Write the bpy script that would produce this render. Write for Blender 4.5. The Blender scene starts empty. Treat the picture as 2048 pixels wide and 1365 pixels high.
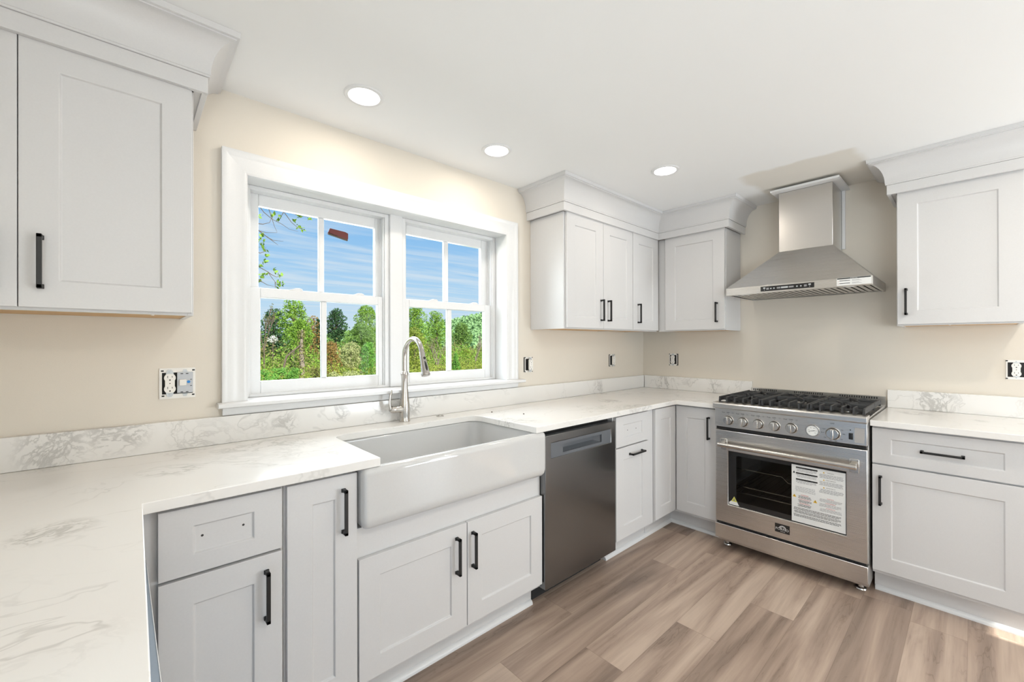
import bpy, bmesh, math, random
import numpy as np
from mathutils import Vector, Matrix
from mathutils.geometry import tessellate_polygon
random.seed(7)
PI = math.pi
scene = bpy.context.scene
col = scene.collection

# ---------------------------------------------------------------- camera
IMG_W, IMG_H = 2048, 1365
F_PX, CX, CY = 840.4, 1024.0, 686.25
YAW, PITCH, ROLL = 0.7383, 0.0016, -0.0021
cam_data = bpy.data.cameras.new('camera')
cam = bpy.data.objects.new('camera', cam_data)
col.objects.link(cam)
cam_data.sensor_fit = 'HORIZONTAL'
cam_data.sensor_width = 36.0
cam_data.lens = F_PX / IMG_W * 36.0
cam_data.shift_y = (CY - IMG_H / 2) / IMG_W
cam_data.clip_start = 0.02
cam_data.clip_end = 2000
fw = Vector((math.sin(YAW) * math.cos(PITCH), math.cos(YAW) * math.cos(PITCH), math.sin(PITCH)))
rt0 = Vector((math.cos(YAW), -math.sin(YAW), 0))
up0 = rt0.cross(fw)
rt = rt0 * math.cos(ROLL) + up0 * math.sin(ROLL)
up = -rt0 * math.sin(ROLL) + up0 * math.cos(ROLL)
M = Matrix((rt, up, -fw)).transposed().to_4x4()
M.translation = Vector((-3.4851, -2.0413, 1.3131))
cam.matrix_world = M
scene.camera = cam

# ---------------------------------------------------------------- view, world, sun, daylight, fill lamps
H = 2.343                      # ceiling height
scene.view_settings.view_transform = 'Standard'
scene.view_settings.look = 'None'
scene.view_settings.gamma = 1.0
scene.view_settings.use_curve_mapping = False
scene.view_settings.exposure = 0.29

world = bpy.data.worlds.new('sky')
scene.world = world
world.use_nodes = True
wn, wl = world.node_tree.nodes, world.node_tree.links
wn.clear()
wo = wn.new('ShaderNodeOutputWorld')
bg = wn.new('ShaderNodeBackground')
tc = wn.new('ShaderNodeTexCoord')
sep = wn.new('ShaderNodeSeparateXYZ')
wl.new(tc.outputs['Generated'], sep.inputs[0])
ramp = wn.new('ShaderNodeValToRGB')
cr = ramp.color_ramp
cr.elements[0].position = 0.0; cr.elements[0].color = (0.70, 0.83, 0.96, 1)
cr.elements[1].position = 0.60; cr.elements[1].color = (0.10, 0.30, 0.72, 1)
e = cr.elements.new(0.10); e.color = (0.52, 0.75, 0.97, 1)
e = cr.elements.new(0.30); e.color = (0.20, 0.50, 0.92, 1)
wl.new(sep.outputs['Z'], ramp.inputs[0])
# long thin cirrus: a sheet of cloud at a fixed height above the ground
dv = wn.new('ShaderNodeMath'); dv.operation = 'MAXIMUM'; dv.inputs[1].default_value = 0.03
wl.new(sep.outputs['Z'], dv.inputs[0])
vdiv = wn.new('ShaderNodeVectorMath'); vdiv.operation = 'DIVIDE'
cmb = wn.new('ShaderNodeCombineXYZ')
for i in range(3): wl.new(dv.outputs[0], cmb.inputs[i])
wl.new(tc.outputs['Generated'], vdiv.inputs[0]); wl.new(cmb.outputs[0], vdiv.inputs[1])
mp = wn.new('ShaderNodeMapping'); mp.inputs['Scale'].default_value = (0.45, 1.9, 0.0); mp.inputs['Rotation'].default_value = (0, 0, -0.45)
wl.new(vdiv.outputs[0], mp.inputs[0])
cn = wn.new('ShaderNodeTexNoise'); cn.inputs['Scale'].default_value = 1.1; cn.inputs['Detail'].default_value = 7; cn.inputs['Roughness'].default_value = 0.55
cn.inputs['Distortion'].default_value = 0.5
wl.new(mp.outputs[0], cn.inputs['Vector'])
cramp = wn.new('ShaderNodeMapRange'); cramp.inputs['From Min'].default_value = 0.43; cramp.inputs['From Max'].default_value = 0.62
cramp.inputs['To Max'].default_value = 0.75
wl.new(cn.outputs[0], cramp.inputs[0])
cmix = wn.new('ShaderNodeMix'); cmix.data_type = 'RGBA'
wl.new(cramp.outputs[0], cmix.inputs['Factor']); wl.new(ramp.outputs[0], cmix.inputs['A'])
cmix.inputs['B'].default_value = (0.74, 0.84, 0.95, 1)
wl.new(cmix.outputs['Result'], bg.inputs[0]); wl.new(bg.outputs[0], wo.inputs[0])
bg.inputs[1].default_value = 0.78

def add_light(name, kind, loc, power, color=(1, 1, 1), direction=(0, 0, -1), **kw):
    d = bpy.data.lights.new(name, kind)
    d.energy = power; d.color = color
    for k, v in kw.items(): setattr(d, k, v)
    o = bpy.data.objects.new(name, d)
    col.objects.link(o)
    o.location = loc
    o.rotation_euler = Vector(direction).to_track_quat('-Z', 'Y').to_euler()
    return o

SUN_EL = math.radians(37.2)
add_light('sun', 'SUN', (0, -10, 10), 9.0, (1.0, 0.95, 0.86), (0, math.cos(SUN_EL), -math.sin(SUN_EL)), angle=0.0093)
# added fill lamps imitating daylight from the unseen openings behind the photographer
add_light('door_fill_light', 'AREA', (-0.62, -4.72, 1.02), 72, (0.86, 0.935, 1.0), (-.25, 1, 0.6), shape='RECTANGLE', size=1.0, size_y=1.95)
add_light('left_wall_fill_light', 'AREA', (-4.24, -3.55, 1.40), 54, (0.87, 0.94, 1.0), (1, 0, 1.2), shape='RECTANGLE', size=1.9, size_y=1.30)
# daylight pressing in through the window over the sink
add_light('daylight_sink_window', 'AREA', (-2.40, 0.95, 1.95), 70, (0.92, 0.965, 1.0), (0, -1, -0.55), shape='RECTANGLE', size=2.2, size_y=1.3)

# ---------------------------------------------------------------- materials
def new_mat(name):
    m = bpy.data.materials.new(name); m.use_nodes = True
    nt = m.node_tree
    return m, nt.nodes, nt.links, nt.nodes['Principled BSDF']

def plain(name, c, rough=0.5, metal=0.0, spec=0.5, bump=0.0, bscale=200.0, coat=0.0):
    m, n, l, b = new_mat(name)
    b.inputs['Base Color'].default_value = (*c, 1)
    b.inputs['Roughness'].default_value = rough
    b.inputs['Metallic'].default_value = metal
    b.inputs['Specular IOR Level'].default_value = spec
    b.inputs['Coat Weight'].default_value = coat
    t = n.new('ShaderNodeTexCoord')
    nz = n.new('ShaderNodeTexNoise'); nz.inputs['Scale'].default_value = bscale; nz.inputs['Detail'].default_value = 3
    l.new(t.outputs['Object'], nz.inputs['Vector'])
    # a trace of unevenness in the colour itself
    mr = n.new('ShaderNodeMapRange'); mr.inputs['To Min'].default_value = 0.97; mr.inputs['To Max'].default_value = 1.03
    l.new(nz.outputs[0], mr.inputs[0])
    mx = n.new('ShaderNodeVectorMath'); mx.operation = 'SCALE'; mx.inputs[0].default_value = c
    l.new(mr.outputs[0], mx.inputs['Scale']); l.new(mx.outputs[0], b.inputs['Base Color'])
    if bump:
        bp = n.new('ShaderNodeBump'); bp.inputs['Strength'].default_value = bump; bp.inputs['Distance'].default_value = 0.001
        l.new(nz.outputs[0], bp.inputs['Height']); l.new(bp.outputs[0], b.inputs['Normal'])
    return m

def brushed(name, c, rough, axis, streak=0.10):
    """brushed metal, grain running along the given object axis"""
    m, n, l, b = new_mat(name)
    b.inputs['Metallic'].default_value = 1.0
    t = n.new('ShaderNodeTexCoord'); mp = n.new('ShaderNodeMapping')
    s = [1600.0, 1600.0, 1600.0]; s['xyz'.index(axis)] = 3.0
    mp.inputs['Scale'].default_value = s
    nz = n.new('ShaderNodeTexNoise'); nz.inputs['Scale'].default_value = 1.0; nz.inputs['Detail'].default_value = 2
    l.new(t.outputs['Object'], mp.inputs[0]); l.new(mp.outputs[0], nz.inputs['Vector'])
    mr = n.new('ShaderNodeMapRange'); mr.inputs['To Min'].default_value = 1 - streak; mr.inputs['To Max'].default_value = 1 + streak
    l.new(nz.outputs[0], mr.inputs[0])
    mx = n.new('ShaderNodeVectorMath'); mx.operation = 'SCALE'; mx.inputs[0].default_value = c
    l.new(mr.outputs[0], mx.inputs['Scale']); l.new(mx.outputs[0], b.inputs['Base Color'])
    rr = n.new('ShaderNodeMapRange'); rr.inputs['To Min'].default_value = rough - 0.02; rr.inputs['To Max'].default_value = rough + 0.04
    l.new(nz.outputs[0], rr.inputs[0]); l.new(rr.outputs[0], b.inputs['Roughness'])
    bp = n.new('ShaderNodeBump'); bp.inputs['Strength'].default_value = 0.02; bp.inputs['Distance'].default_value = 0.0002
    l.new(nz.outputs[0], bp.inputs['Height']); l.new(bp.outputs[0], b.inputs['Normal'])
    return m

def quartz(name):
    m, n, l, b = new_mat(name)
    t = n.new('ShaderNodeTexCoord')
    warp = n.new('ShaderNodeTexNoise'); warp.inputs['Scale'].default_value = 1.7; warp.inputs['Detail'].default_value = 4
    l.new(t.outputs['Object'], warp.inputs['Vector'])
    sc = n.new('ShaderNodeVectorMath'); sc.operation = 'SCALE'; sc.inputs['Scale'].default_value = 0.55
    l.new(warp.outputs['Color'], sc.inputs[0])
    ad = n.new('ShaderNodeVectorMath'); ad.operation = 'ADD'
    l.new(t.outputs['Object'], ad.inputs[0]); l.new(sc.outputs[0], ad.inputs[1])
    def vein(scale, width, rot, stretch):
        mp = n.new('ShaderNodeMapping'); mp.inputs['Rotation'].default_value = rot; mp.inputs['Scale'].default_value = stretch
        l.new(ad.outputs[0], mp.inputs[0])
        z = n.new('ShaderNodeTexNoise'); z.inputs['Scale'].default_value = scale; z.inputs['Detail'].default_value = 5; z.inputs['Roughness'].default_value = 0.55
        l.new(mp.outputs[0], z.inputs['Vector'])
        s = n.new('ShaderNodeMath'); s.operation = 'SUBTRACT'; s.inputs[1].default_value = 0.5; l.new(z.outputs[0], s.inputs[0])
        a = n.new('ShaderNodeMath'); a.operation = 'ABSOLUTE'; l.new(s.outputs[0], a.inputs[0])
        r = n.new('ShaderNodeMapRange'); r.interpolation_type = 'SMOOTHSTEP'
        r.inputs['From Min'].default_value = 0.0; r.inputs['From Max'].default_value = width
        r.inputs['To Min'].default_value = 1.0; r.inputs['To Max'].default_value = 0.0
        l.new(a.outputs[0], r.inputs[0]); return r.outputs[0]
    v1 = vein(1.5, 0.010, (0, 0, 0.6), (1.0, 2.2, 1.6))
    v2 = vein(7.0, 0.045, (0, 0.3, 0.9), (1.0, 1.8, 1.2))
    # patches in which the veins gather
    pn = n.new('ShaderNodeTexNoise'); pn.inputs['Scale'].default_value = 1.9; pn.inputs['Detail'].default_value = 2
    l.new(ad.outputs[0], pn.inputs['Vector'])
    pr = n.new('ShaderNodeMapRange'); pr.interpolation_type = 'SMOOTHSTEP'; pr.inputs['From Min'].default_value = 0.57; pr.inputs['From Max'].default_value = 0.72
    l.new(pn.outputs[0], pr.inputs[0])
    # the slabs' showiest clusters of veins
    mask = pr.outputs[0]
    for (c_, rad) in (((-3.66, -.02, .965), .13), ((-3.50, -.02, .985), .12), ((-2.975, -.02, .975), .07), ((-2.76, -.02, 1.0), .06), ((-2.36, -.02, .98), .07), ((-.72, -.02, .97), .10),
                      ((-.02, -.20, .98), .10), ((-.02, -.62, .97), .08), ((-.02, -1.88, .965), .12), ((-3.60, -.72, .914), .09), ((-3.36, -.35, .914), .10), ((-1.02, -.35, .914), .10), ((-.20, -1.80, .914), .10)):
        dn = n.new('ShaderNodeVectorMath'); dn.operation = 'DISTANCE'; dn.inputs[1].default_value = c_
        wv = n.new('ShaderNodeVectorMath'); wv.operation = 'MULTIPLY_ADD'; wv.inputs[1].default_value = (.16, .16, .16); wv.inputs[2].default_value = (-.08, -.08, -.08)
        l.new(warp.outputs['Color'], wv.inputs[0]); wa = n.new('ShaderNodeVectorMath'); wa.operation = 'ADD'; l.new(wv.outputs[0], wa.inputs[0]); l.new(t.outputs['Object'], wa.inputs[1])
        l.new(wa.outputs[0], dn.inputs[0])
        rr_ = n.new('ShaderNodeMapRange'); rr_.interpolation_type = 'SMOOTHSTEP'; rr_.inputs['From Min'].default_value = rad; rr_.inputs['From Max'].default_value = rad * .35
        l.new(dn.outputs['Value'], rr_.inputs[0])
        mk = n.new('ShaderNodeMath'); mk.operation = 'MAXIMUM'; l.new(mask, mk.inputs[0]); l.new(rr_.outputs[0], mk.inputs[1]); mask = mk.outputs[0]
    v3 = vein(16.0, 0.050, (0.2, 0.5, 0.7), (1.0, 1.5, 1.2))
    vm = n.new('ShaderNodeMath'); vm.operation = 'MAXIMUM'; l.new(v2, vm.inputs[0]); l.new(v3, vm.inputs[1]); v2 = vm.outputs[0]
    m2 = n.new('ShaderNodeMath'); m2.operation = 'MULTIPLY'; l.new(v2, m2.inputs[0]); l.new(mask, m2.inputs[1])
    m2b = n.new('ShaderNodeMath'); m2b.operation = 'MULTIPLY'; m2b.inputs[1].default_value = 1.45; l.new(m2.outputs[0], m2b.inputs[0]); m2 = m2b
    pl = n.new('ShaderNodeMapRange'); pl.inputs['From Min'].default_value = 0.40; pl.inputs['From Max'].default_value = 0.62; pl.inputs['To Min'].default_value = 0.08
    l.new(pn.outputs[0], pl.inputs[0])
    m1 = n.new('ShaderNodeMath'); m1.operation = 'MULTIPLY'; l.new(v1, m1.inputs[0]); l.new(pl.outputs[0], m1.inputs[1])
    sm = n.new('ShaderNodeMath'); sm.operation = 'MAXIMUM'; l.new(m1.outputs[0], sm.inputs[0]); l.new(m2.outputs[0], sm.inputs[1])
    fc = n.new('ShaderNodeMath'); fc.operation = 'MULTIPLY'; fc.inputs[1].default_value = 0.36; l.new(sm.outputs[0], fc.inputs[0])
    hz = n.new('ShaderNodeMath'); hz.operation = 'MULTIPLY'; hz.inputs[1].default_value = 0.07; l.new(mask, hz.inputs[0])
    ft = n.new('ShaderNodeMath'); ft.operation = 'ADD'; l.new(fc.outputs[0], ft.inputs[0]); l.new(hz.outputs[0], ft.inputs[1])
    mx = n.new('ShaderNodeMix'); mx.data_type = 'RGBA'
    mx.inputs['A'].default_value = (0.83, 0.815, 0.79, 1); mx.inputs['B'].default_value = (0.36, 0.35, 0.33, 1)
    l.new(ft.outputs[0], mx.inputs['Factor']); l.new(mx.outputs['Result'], b.inputs['Base Color'])
    b.inputs['Roughness'].default_value = 0.16
    return m

def plank_floor(name):
    m, n, l, b = new_mat(name)
    def math_(op, a, bb=None):
        k = n.new('ShaderNodeMath'); k.operation = op
        for i, v in enumerate((a, bb)):
            if v is None: continue
            if isinstance(v, (int, float)): k.inputs[i].default_value = v
            else: l.new(v, k.inputs[i])
        return k.outputs[0]
    t = n.new('ShaderNodeTexCoord'); sp = n.new('ShaderNodeSeparateXYZ'); l.new(t.outputs['Object'], sp.inputs[0])
    X, Y = sp.outputs['X'], sp.outputs['Y']
    ry = math_('DIVIDE', math_('ADD', Y, 1.835 + 0.185 * 40), 0.185)
    row = math_('FLOOR', ry); fy = math_('FRACT', ry)
    wr = n.new('ShaderNodeTexWhiteNoise'); wr.noise_dimensions = '1D'; l.new(row, wr.inputs['W'])
    rx = math_('DIVIDE', math_('ADD', math_('ADD', X, 20.0), math_('MULTIPLY', wr.outputs['Value'], 1.22)), 1.22)
    cl = math_('FLOOR', rx); fx = math_('FRACT', rx)
    cid = n.new('ShaderNodeCombineXYZ'); l.new(row, cid.inputs[0]); l.new(cl, cid.inputs[1])
    wc = n.new('ShaderNodeTexWhiteNoise'); wc.noise_dimensions = '3D'; l.new(cid.outputs[0], wc.inputs['Vector'])
    off = n.new('ShaderNodeVectorMath'); off.operation = 'SCALE'; off.inputs['Scale'].default_value = 37.0; l.new(wc.outputs['Color'], off.inputs[0])
    pv = n.new('ShaderNodeVectorMath'); pv.operation = 'ADD'; l.new(t.outputs['Object'], pv.inputs[0]); l.new(off.outputs[0], pv.inputs[1])
    def grain(scale, stretch, det, dist):
        mp = n.new('ShaderNodeMapping'); mp.inputs['Scale'].default_value = stretch; l.new(pv.outputs[0], mp.inputs[0])
        z = n.new('ShaderNodeTexNoise'); z.inputs['Scale'].default_value = scale; z.inputs['Detail'].default_value = det; z.inputs['Distortion'].default_value = dist
        l.new(mp.outputs[0], z.inputs['Vector']); return z.outputs[0]
    g1 = grain(1.0, (0.9, 11.0, 1.0), 5, 0.7)
    g2 = grain(1.0, (3.0, 110.0, 1.0), 5, 0.3)
    g3 = grain(1.0, (2.4, 17.0, 1.0), 6, 2.0)
    c1 = n.new('ShaderNodeValToRGB')
    r = c1.color_ramp
    r.elements[0].position = 0.29; r.elements[0].color = (0.205, 0.150, 0.119, 1)
    r.elements[1].position = 0.72; r.elements[1].color = (0.560, 0.440, 0.350, 1)
    k = r.elements.new(0.50); k.color = (0.375, 0.278, 0.220, 1)
    v = math_('ADD', math_('MULTIPLY', g1, 0.95), math_('ADD', math_('MULTIPLY', wc.outputs['Value'], 0.17), math_('MULTIPLY', g2, 0.16)))
    l.new(math_('ADD', v, -0.11), c1.inputs[0])
    # dark cathedral streaks
    s = math_('ABSOLUTE', math_('SUBTRACT', g3, 0.5))
    st = n.new('ShaderNodeMapRange'); st.inputs['From Max'].default_value = 0.026; st.inputs['To Min'].default_value = 0.48; st.inputs['To Max'].default_value = 0.0
    l.new(s, st.inputs[0])
    gate = n.new('ShaderNodeMapRange'); gate.inputs['From Min'].default_value = 0.50; gate.inputs['From Max'].default_value = 0.36; l.new(g1, gate.inputs[0])
    stf = math_('MULTIPLY', st.outputs[0], gate.outputs[0])
    # joints
    ey = math_('MINIMUM', fy, math_('SUBTRACT', 1.0, fy)); ex = math_('MINIMUM', fx, math_('SUBTRACT', 1.0, fx))
    jy = math_('LESS_THAN', ey, 0.006); jx = math_('LESS_THAN', ex, 0.0011)
    j = math_('MULTIPLY', math_('MAXIMUM', jy, jx), 0.35)
    mx = n.new('ShaderNodeMix'); mx.data_type = 'RGBA'; mx.inputs['B'].default_value = (0.13, 0.085, 0.06, 1)
    l.new(math_('MAXIMUM', stf, j), mx.inputs['Factor']); l.new(c1.outputs[0], mx.inputs['A'])
    l.new(mx.outputs['Result'], b.inputs['Base Color'])
    rr = n.new('ShaderNodeMapRange'); rr.inputs['To Min'].default_value = 0.32; rr.inputs['To Max'].default_value = 0.48
    l.new(g2, rr.inputs[0]); l.new(rr.outputs[0], b.inputs['Roughness'])
    bp = n.new('ShaderNodeBump'); bp.inputs['Strength'].default_value = 0.10; bp.inputs['Distance'].default_value = 0.001
    l.new(g2, bp.inputs['Height']); l.new(bp.outputs[0], b.inputs['Normal'])
    return m

def ceiling_paint(name):
    """white ceiling with the patch of wall paint rolled onto it over the range"""
    m, n, l, b = new_mat(name)
    t = n.new('ShaderNodeTexCoord'); nz = n.new('ShaderNodeTexNoise'); nz.inputs['Scale'].default_value = 5.0; nz.inputs['Detail'].default_value = 4
    l.new(t.outputs['Object'], nz.inputs['Vector'])
    sc = n.new('ShaderNodeVectorMath'); sc.operation = 'MULTIPLY_ADD'; sc.inputs[1].default_value = (0.10, 0.10, 0); sc.inputs[2].default_value = (-0.05, -0.05, 0)
    l.new(nz.outputs['Color'], sc.inputs[0])
    ad = n.new('ShaderNodeVectorMath'); ad.operation = 'ADD'; l.new(t.outputs['Object'], ad.inputs[0]); l.new(sc.outputs[0], ad.inputs[1])
    sp = n.new('ShaderNodeSeparateXYZ'); l.new(ad.outputs[0], sp.inputs[0])
    def ss(sock, a, bb):
        r = n.new('ShaderNodeMapRange'); r.interpolation_type = 'SMOOTHSTEP'; r.inputs['From Min'].default_value = a; r.inputs['From Max'].default_value = bb
        l.new(sock, r.inputs[0]); return r.outputs[0]
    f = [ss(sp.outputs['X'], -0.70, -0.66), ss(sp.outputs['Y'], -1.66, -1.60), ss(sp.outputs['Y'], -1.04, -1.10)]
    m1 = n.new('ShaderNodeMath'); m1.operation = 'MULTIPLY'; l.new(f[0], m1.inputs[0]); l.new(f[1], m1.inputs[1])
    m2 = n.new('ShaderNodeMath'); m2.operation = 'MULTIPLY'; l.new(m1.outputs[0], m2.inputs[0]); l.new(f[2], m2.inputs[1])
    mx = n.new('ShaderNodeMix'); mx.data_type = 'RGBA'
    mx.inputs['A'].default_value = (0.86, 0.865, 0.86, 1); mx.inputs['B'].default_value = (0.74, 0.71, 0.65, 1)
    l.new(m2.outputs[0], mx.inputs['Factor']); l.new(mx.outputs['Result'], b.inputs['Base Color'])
    b.inputs['Roughness'].default_value = 0.8
    return m

def wood(name):
    m, n, l, b = new_mat(name)
    t = n.new('ShaderNodeTexCoord'); mp = n.new('ShaderNodeMapping'); mp.inputs['Scale'].default_value = (4, 60, 60)
    nz = n.new('ShaderNodeTexNoise'); nz.inputs['Scale'].default_value = 1.0; nz.inputs['Detail'].default_value = 4
    l.new(t.outputs['Object'], mp.inputs[0]); l.new(mp.outputs[0], nz.inputs['Vector'])
    r = n.new('ShaderNodeValToRGB'); r.color_ramp.elements[0].color = (0.52, 0.30, 0.12, 1); r.color_ramp.elements[1].color = (0.72, 0.47, 0.22, 1)
    l.new(nz.outputs[0], r.inputs[0]); l.new(r.outputs[0], b.inputs['Base Color']); b.inputs['Roughness'].default_value = 0.5
    return m

def pane_glass(name, tint=(0.97, 0.985, 0.98), refl=0.06):
    m, n, l, b = new_mat(name); n.remove(b)
    tr = n.new('ShaderNodeBsdfTransparent'); tr.inputs[0].default_value = (*tint, 1)
    gl = n.new('ShaderNodeBsdfGlossy'); gl.inputs['Roughness'].default_value = 0.02
    fr = n.new('ShaderNodeFresnel'); fr.inputs['IOR'].default_value = 1.3
    mx = n.new('ShaderNodeMixShader')
    k = n.new('ShaderNodeMath'); k.operation = 'MULTIPLY'; k.inputs[1].default_value = refl / 0.06
    l.new(fr.outputs[0], k.inputs[0]); l.new(k.outputs[0], mx.inputs[0]); l.new(tr.outputs[0], mx.inputs[1]); l.new(gl.outputs[0], mx.inputs[2])
    l.new(mx.outputs[0], n['Material Output'].inputs[0])
    return m

def emit(name, c, s):
    m, n, l, b = new_mat(name); n.remove(b)
    em = n.new('ShaderNodeEmission'); em.inputs[0].default_value = (*c, 1); em.inputs[1].default_value = s
    l.new(em.outputs[0], n['Material Output'].inputs[0]); return m

def leafy(name, c1, c2, trans=0.35):
    m, n, l, b = new_mat(name); n.remove(b)
    t = n.new('ShaderNodeTexCoord'); nz = n.new('ShaderNodeTexNoise'); nz.inputs['Scale'].default_value = 2.2; nz.inputs['Detail'].default_value = 6
    nz.inputs['Roughness'].default_value = 0.75
    l.new(t.outputs['Object'], nz.inputs['Vector'])
    r = n.new('ShaderNodeValToRGB'); r.color_ramp.elements[0].position = 0.32; r.color_ramp.elements[0].color = (*c1, 1)
    r.color_ramp.elements[1].position = 0.66; r.color_ramp.elements[1].color = (*c2, 1)
    l.new(nz.outputs[0], r.inputs[0])
    d = n.new('ShaderNodeBsdfDiffuse'); tl = n.new('ShaderNodeBsdfTranslucent'); mx = n.new('ShaderNodeMixShader'); mx.inputs[0].default_value = trans
    l.new(r.outputs[0], d.inputs[0]); l.new(r.outputs[0], tl.inputs[0]); l.new(d.outputs[0], mx.inputs[1]); l.new(tl.outputs[0], mx.inputs[2])
    l.new(mx.outputs[0], n['Material Output'].inputs[0])
    return m

M_ = {}
M_['wall'] = plain('wall_paint', (0.735, 0.682, 0.60), 0.75, bump=0.15, bscale=350)
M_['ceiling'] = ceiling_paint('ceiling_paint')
M_['floor'] = plank_floor('vinyl_plank')
M_['cab'] = plain('cabinet_paint', (0.66, 0.655, 0.655), 0.34)
M_['trim'] = plain('trim_paint', (0.76, 0.765, 0.77), 0.32)
M_['vinyl'] = plain('window_vinyl', (0.76, 0.765, 0.77), 0.35)
M_['quartz'] = quartz('quartz')
M_['black'] = plain('matte_black', (0.012, 0.012, 0.012), 0.42)
M_['steel_y'] = brushed('stainless_horizontal', (0.65, 0.635, 0.615), 0.27, 'x', 0.015)
M_['steel_z'] = brushed('stainless_vertical', (0.60, 0.585, 0.565), 0.28, 'z', 0.015)
M_['steel_s'] = plain('satin_steel', (0.62, 0.60, 0.57), 0.24, 1.0)
M_['nickel'] = plain('brushed_nickel', (0.55, 0.53, 0.50), 0.22, 1.0)
M_['dark_steel'] = brushed('dark_stainless', (0.228, 0.228, 0.230), 0.24, 'z', 0.03)
M_['dark_plastic'] = plain('grey_plastic', (0.12, 0.13, 0.145), 0.35)
M_['char'] = plain('dark_void', (0.012, 0.012, 0.013), 0.7)
M_['iron'] = plain('cast_iron', (0.035, 0.036, 0.038), 0.55, bump=0.3, bscale=500)
M_['enamel'] = plain('black_enamel', (0.02, 0.02, 0.021), 0.18)
M_['oven'] = plain('oven_enamel', (0.16, 0.15, 0.14), 0.35)
M_['ceramic'] = plain('fireclay', (0.62, 0.62, 0.615), 0.07, coat=0.5)
M_['wood'] = wood('raw_maple')
M_['glass'] = pane_glass('window_glass', refl=0.008)
M_['oven_glass'] = pane_glass('oven_glass', (0.62, 0.61, 0.59), 0.06)
M_['paper'] = plain('sticker_paper', (0.80, 0.81, 0.80), 0.5)
M_['ink'] = plain('ink_black', (0.02, 0.02, 0.02), 0.5)
M_['grey_ink'] = plain('ink_grey', (0.28, 0.28, 0.29), 0.5)
M_['red_ink'] = plain('ink_red', (0.62, 0.04, 0.04), 0.5)
M_['yellow'] = plain('ink_yellow', (0.80, 0.50, 0.03), 0.5)
M_['lime'] = plain('ink_lime', (0.62, 0.60, 0.08), 0.5)
M_['white_pl'] = plain('white_plastic', (0.84, 0.82, 0.78), 0.35)
M_['zinc'] = plain('zinc', (0.55, 0.58, 0.60), 0.45, 0.6)
M_['blue'] = plain('blue_plastic', (0.01, 0.22, 0.62), 0.4)
M_['film'] = plain('blue_film', (0.42, 0.62, 0.90), 0.25)
M_['maroon'] = plain('dull_red', (0.16, 0.035, 0.03), 0.6)
M_['lamp'] = emit('lamp_glow', (1.0, 0.96, 0.90), 14.0)
M_['bark'] = plain('bark', (0.10, 0.075, 0.055), 0.9, bscale=12)
M_['grey_bark'] = plain('grey_bark', (0.20, 0.165, 0.13), 0.9, bscale=12)
M_['grass'] = leafy('field_grass', (0.12, 0.15, 0.04), (0.32, 0.32, 0.12), 0.0)
M_['lf_bright'] = leafy('leaf_bright', (0.10, 0.20, 0.025), (0.32, 0.50, 0.09))
M_['lf_mid'] = leafy('leaf_mid', (0.08, 0.16, 0.035), (0.24, 0.38, 0.10))
M_['lf_yellow'] = leafy('leaf_yellow', (0.16, 0.22, 0.03), (0.40, 0.45, 0.10))
M_['lf_dark'] = leafy('leaf_dark', (0.02, 0.055, 0.025), (0.07, 0.14, 0.06), 0.15)
M_['lf_olive'] = leafy('leaf_olive', (0.11, 0.11, 0.035), (0.34, 0.33, 0.13))
M_['lf_orange'] = leafy('leaf_orange', (0.18, 0.10, 0.04), (0.42, 0.29, 0.10))
M_['lf_pale'] = leafy('leaf_pale', (0.28, 0.32, 0.12), (0.52, 0.54, 0.28))
M_['lf_white'] = leafy('blossom_white', (0.50, 0.50, 0.44), (0.80, 0.80, 0.78))
M_['lf_bush'] = leafy('leaf_bush', (0.07, 0.20, 0.04), (0.26, 0.52, 0.11))
M_['lf_hill'] = leafy('leaf_hill', (0.12, 0.25, 0.12), (0.30, 0.45, 0.20), 0.1)

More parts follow.
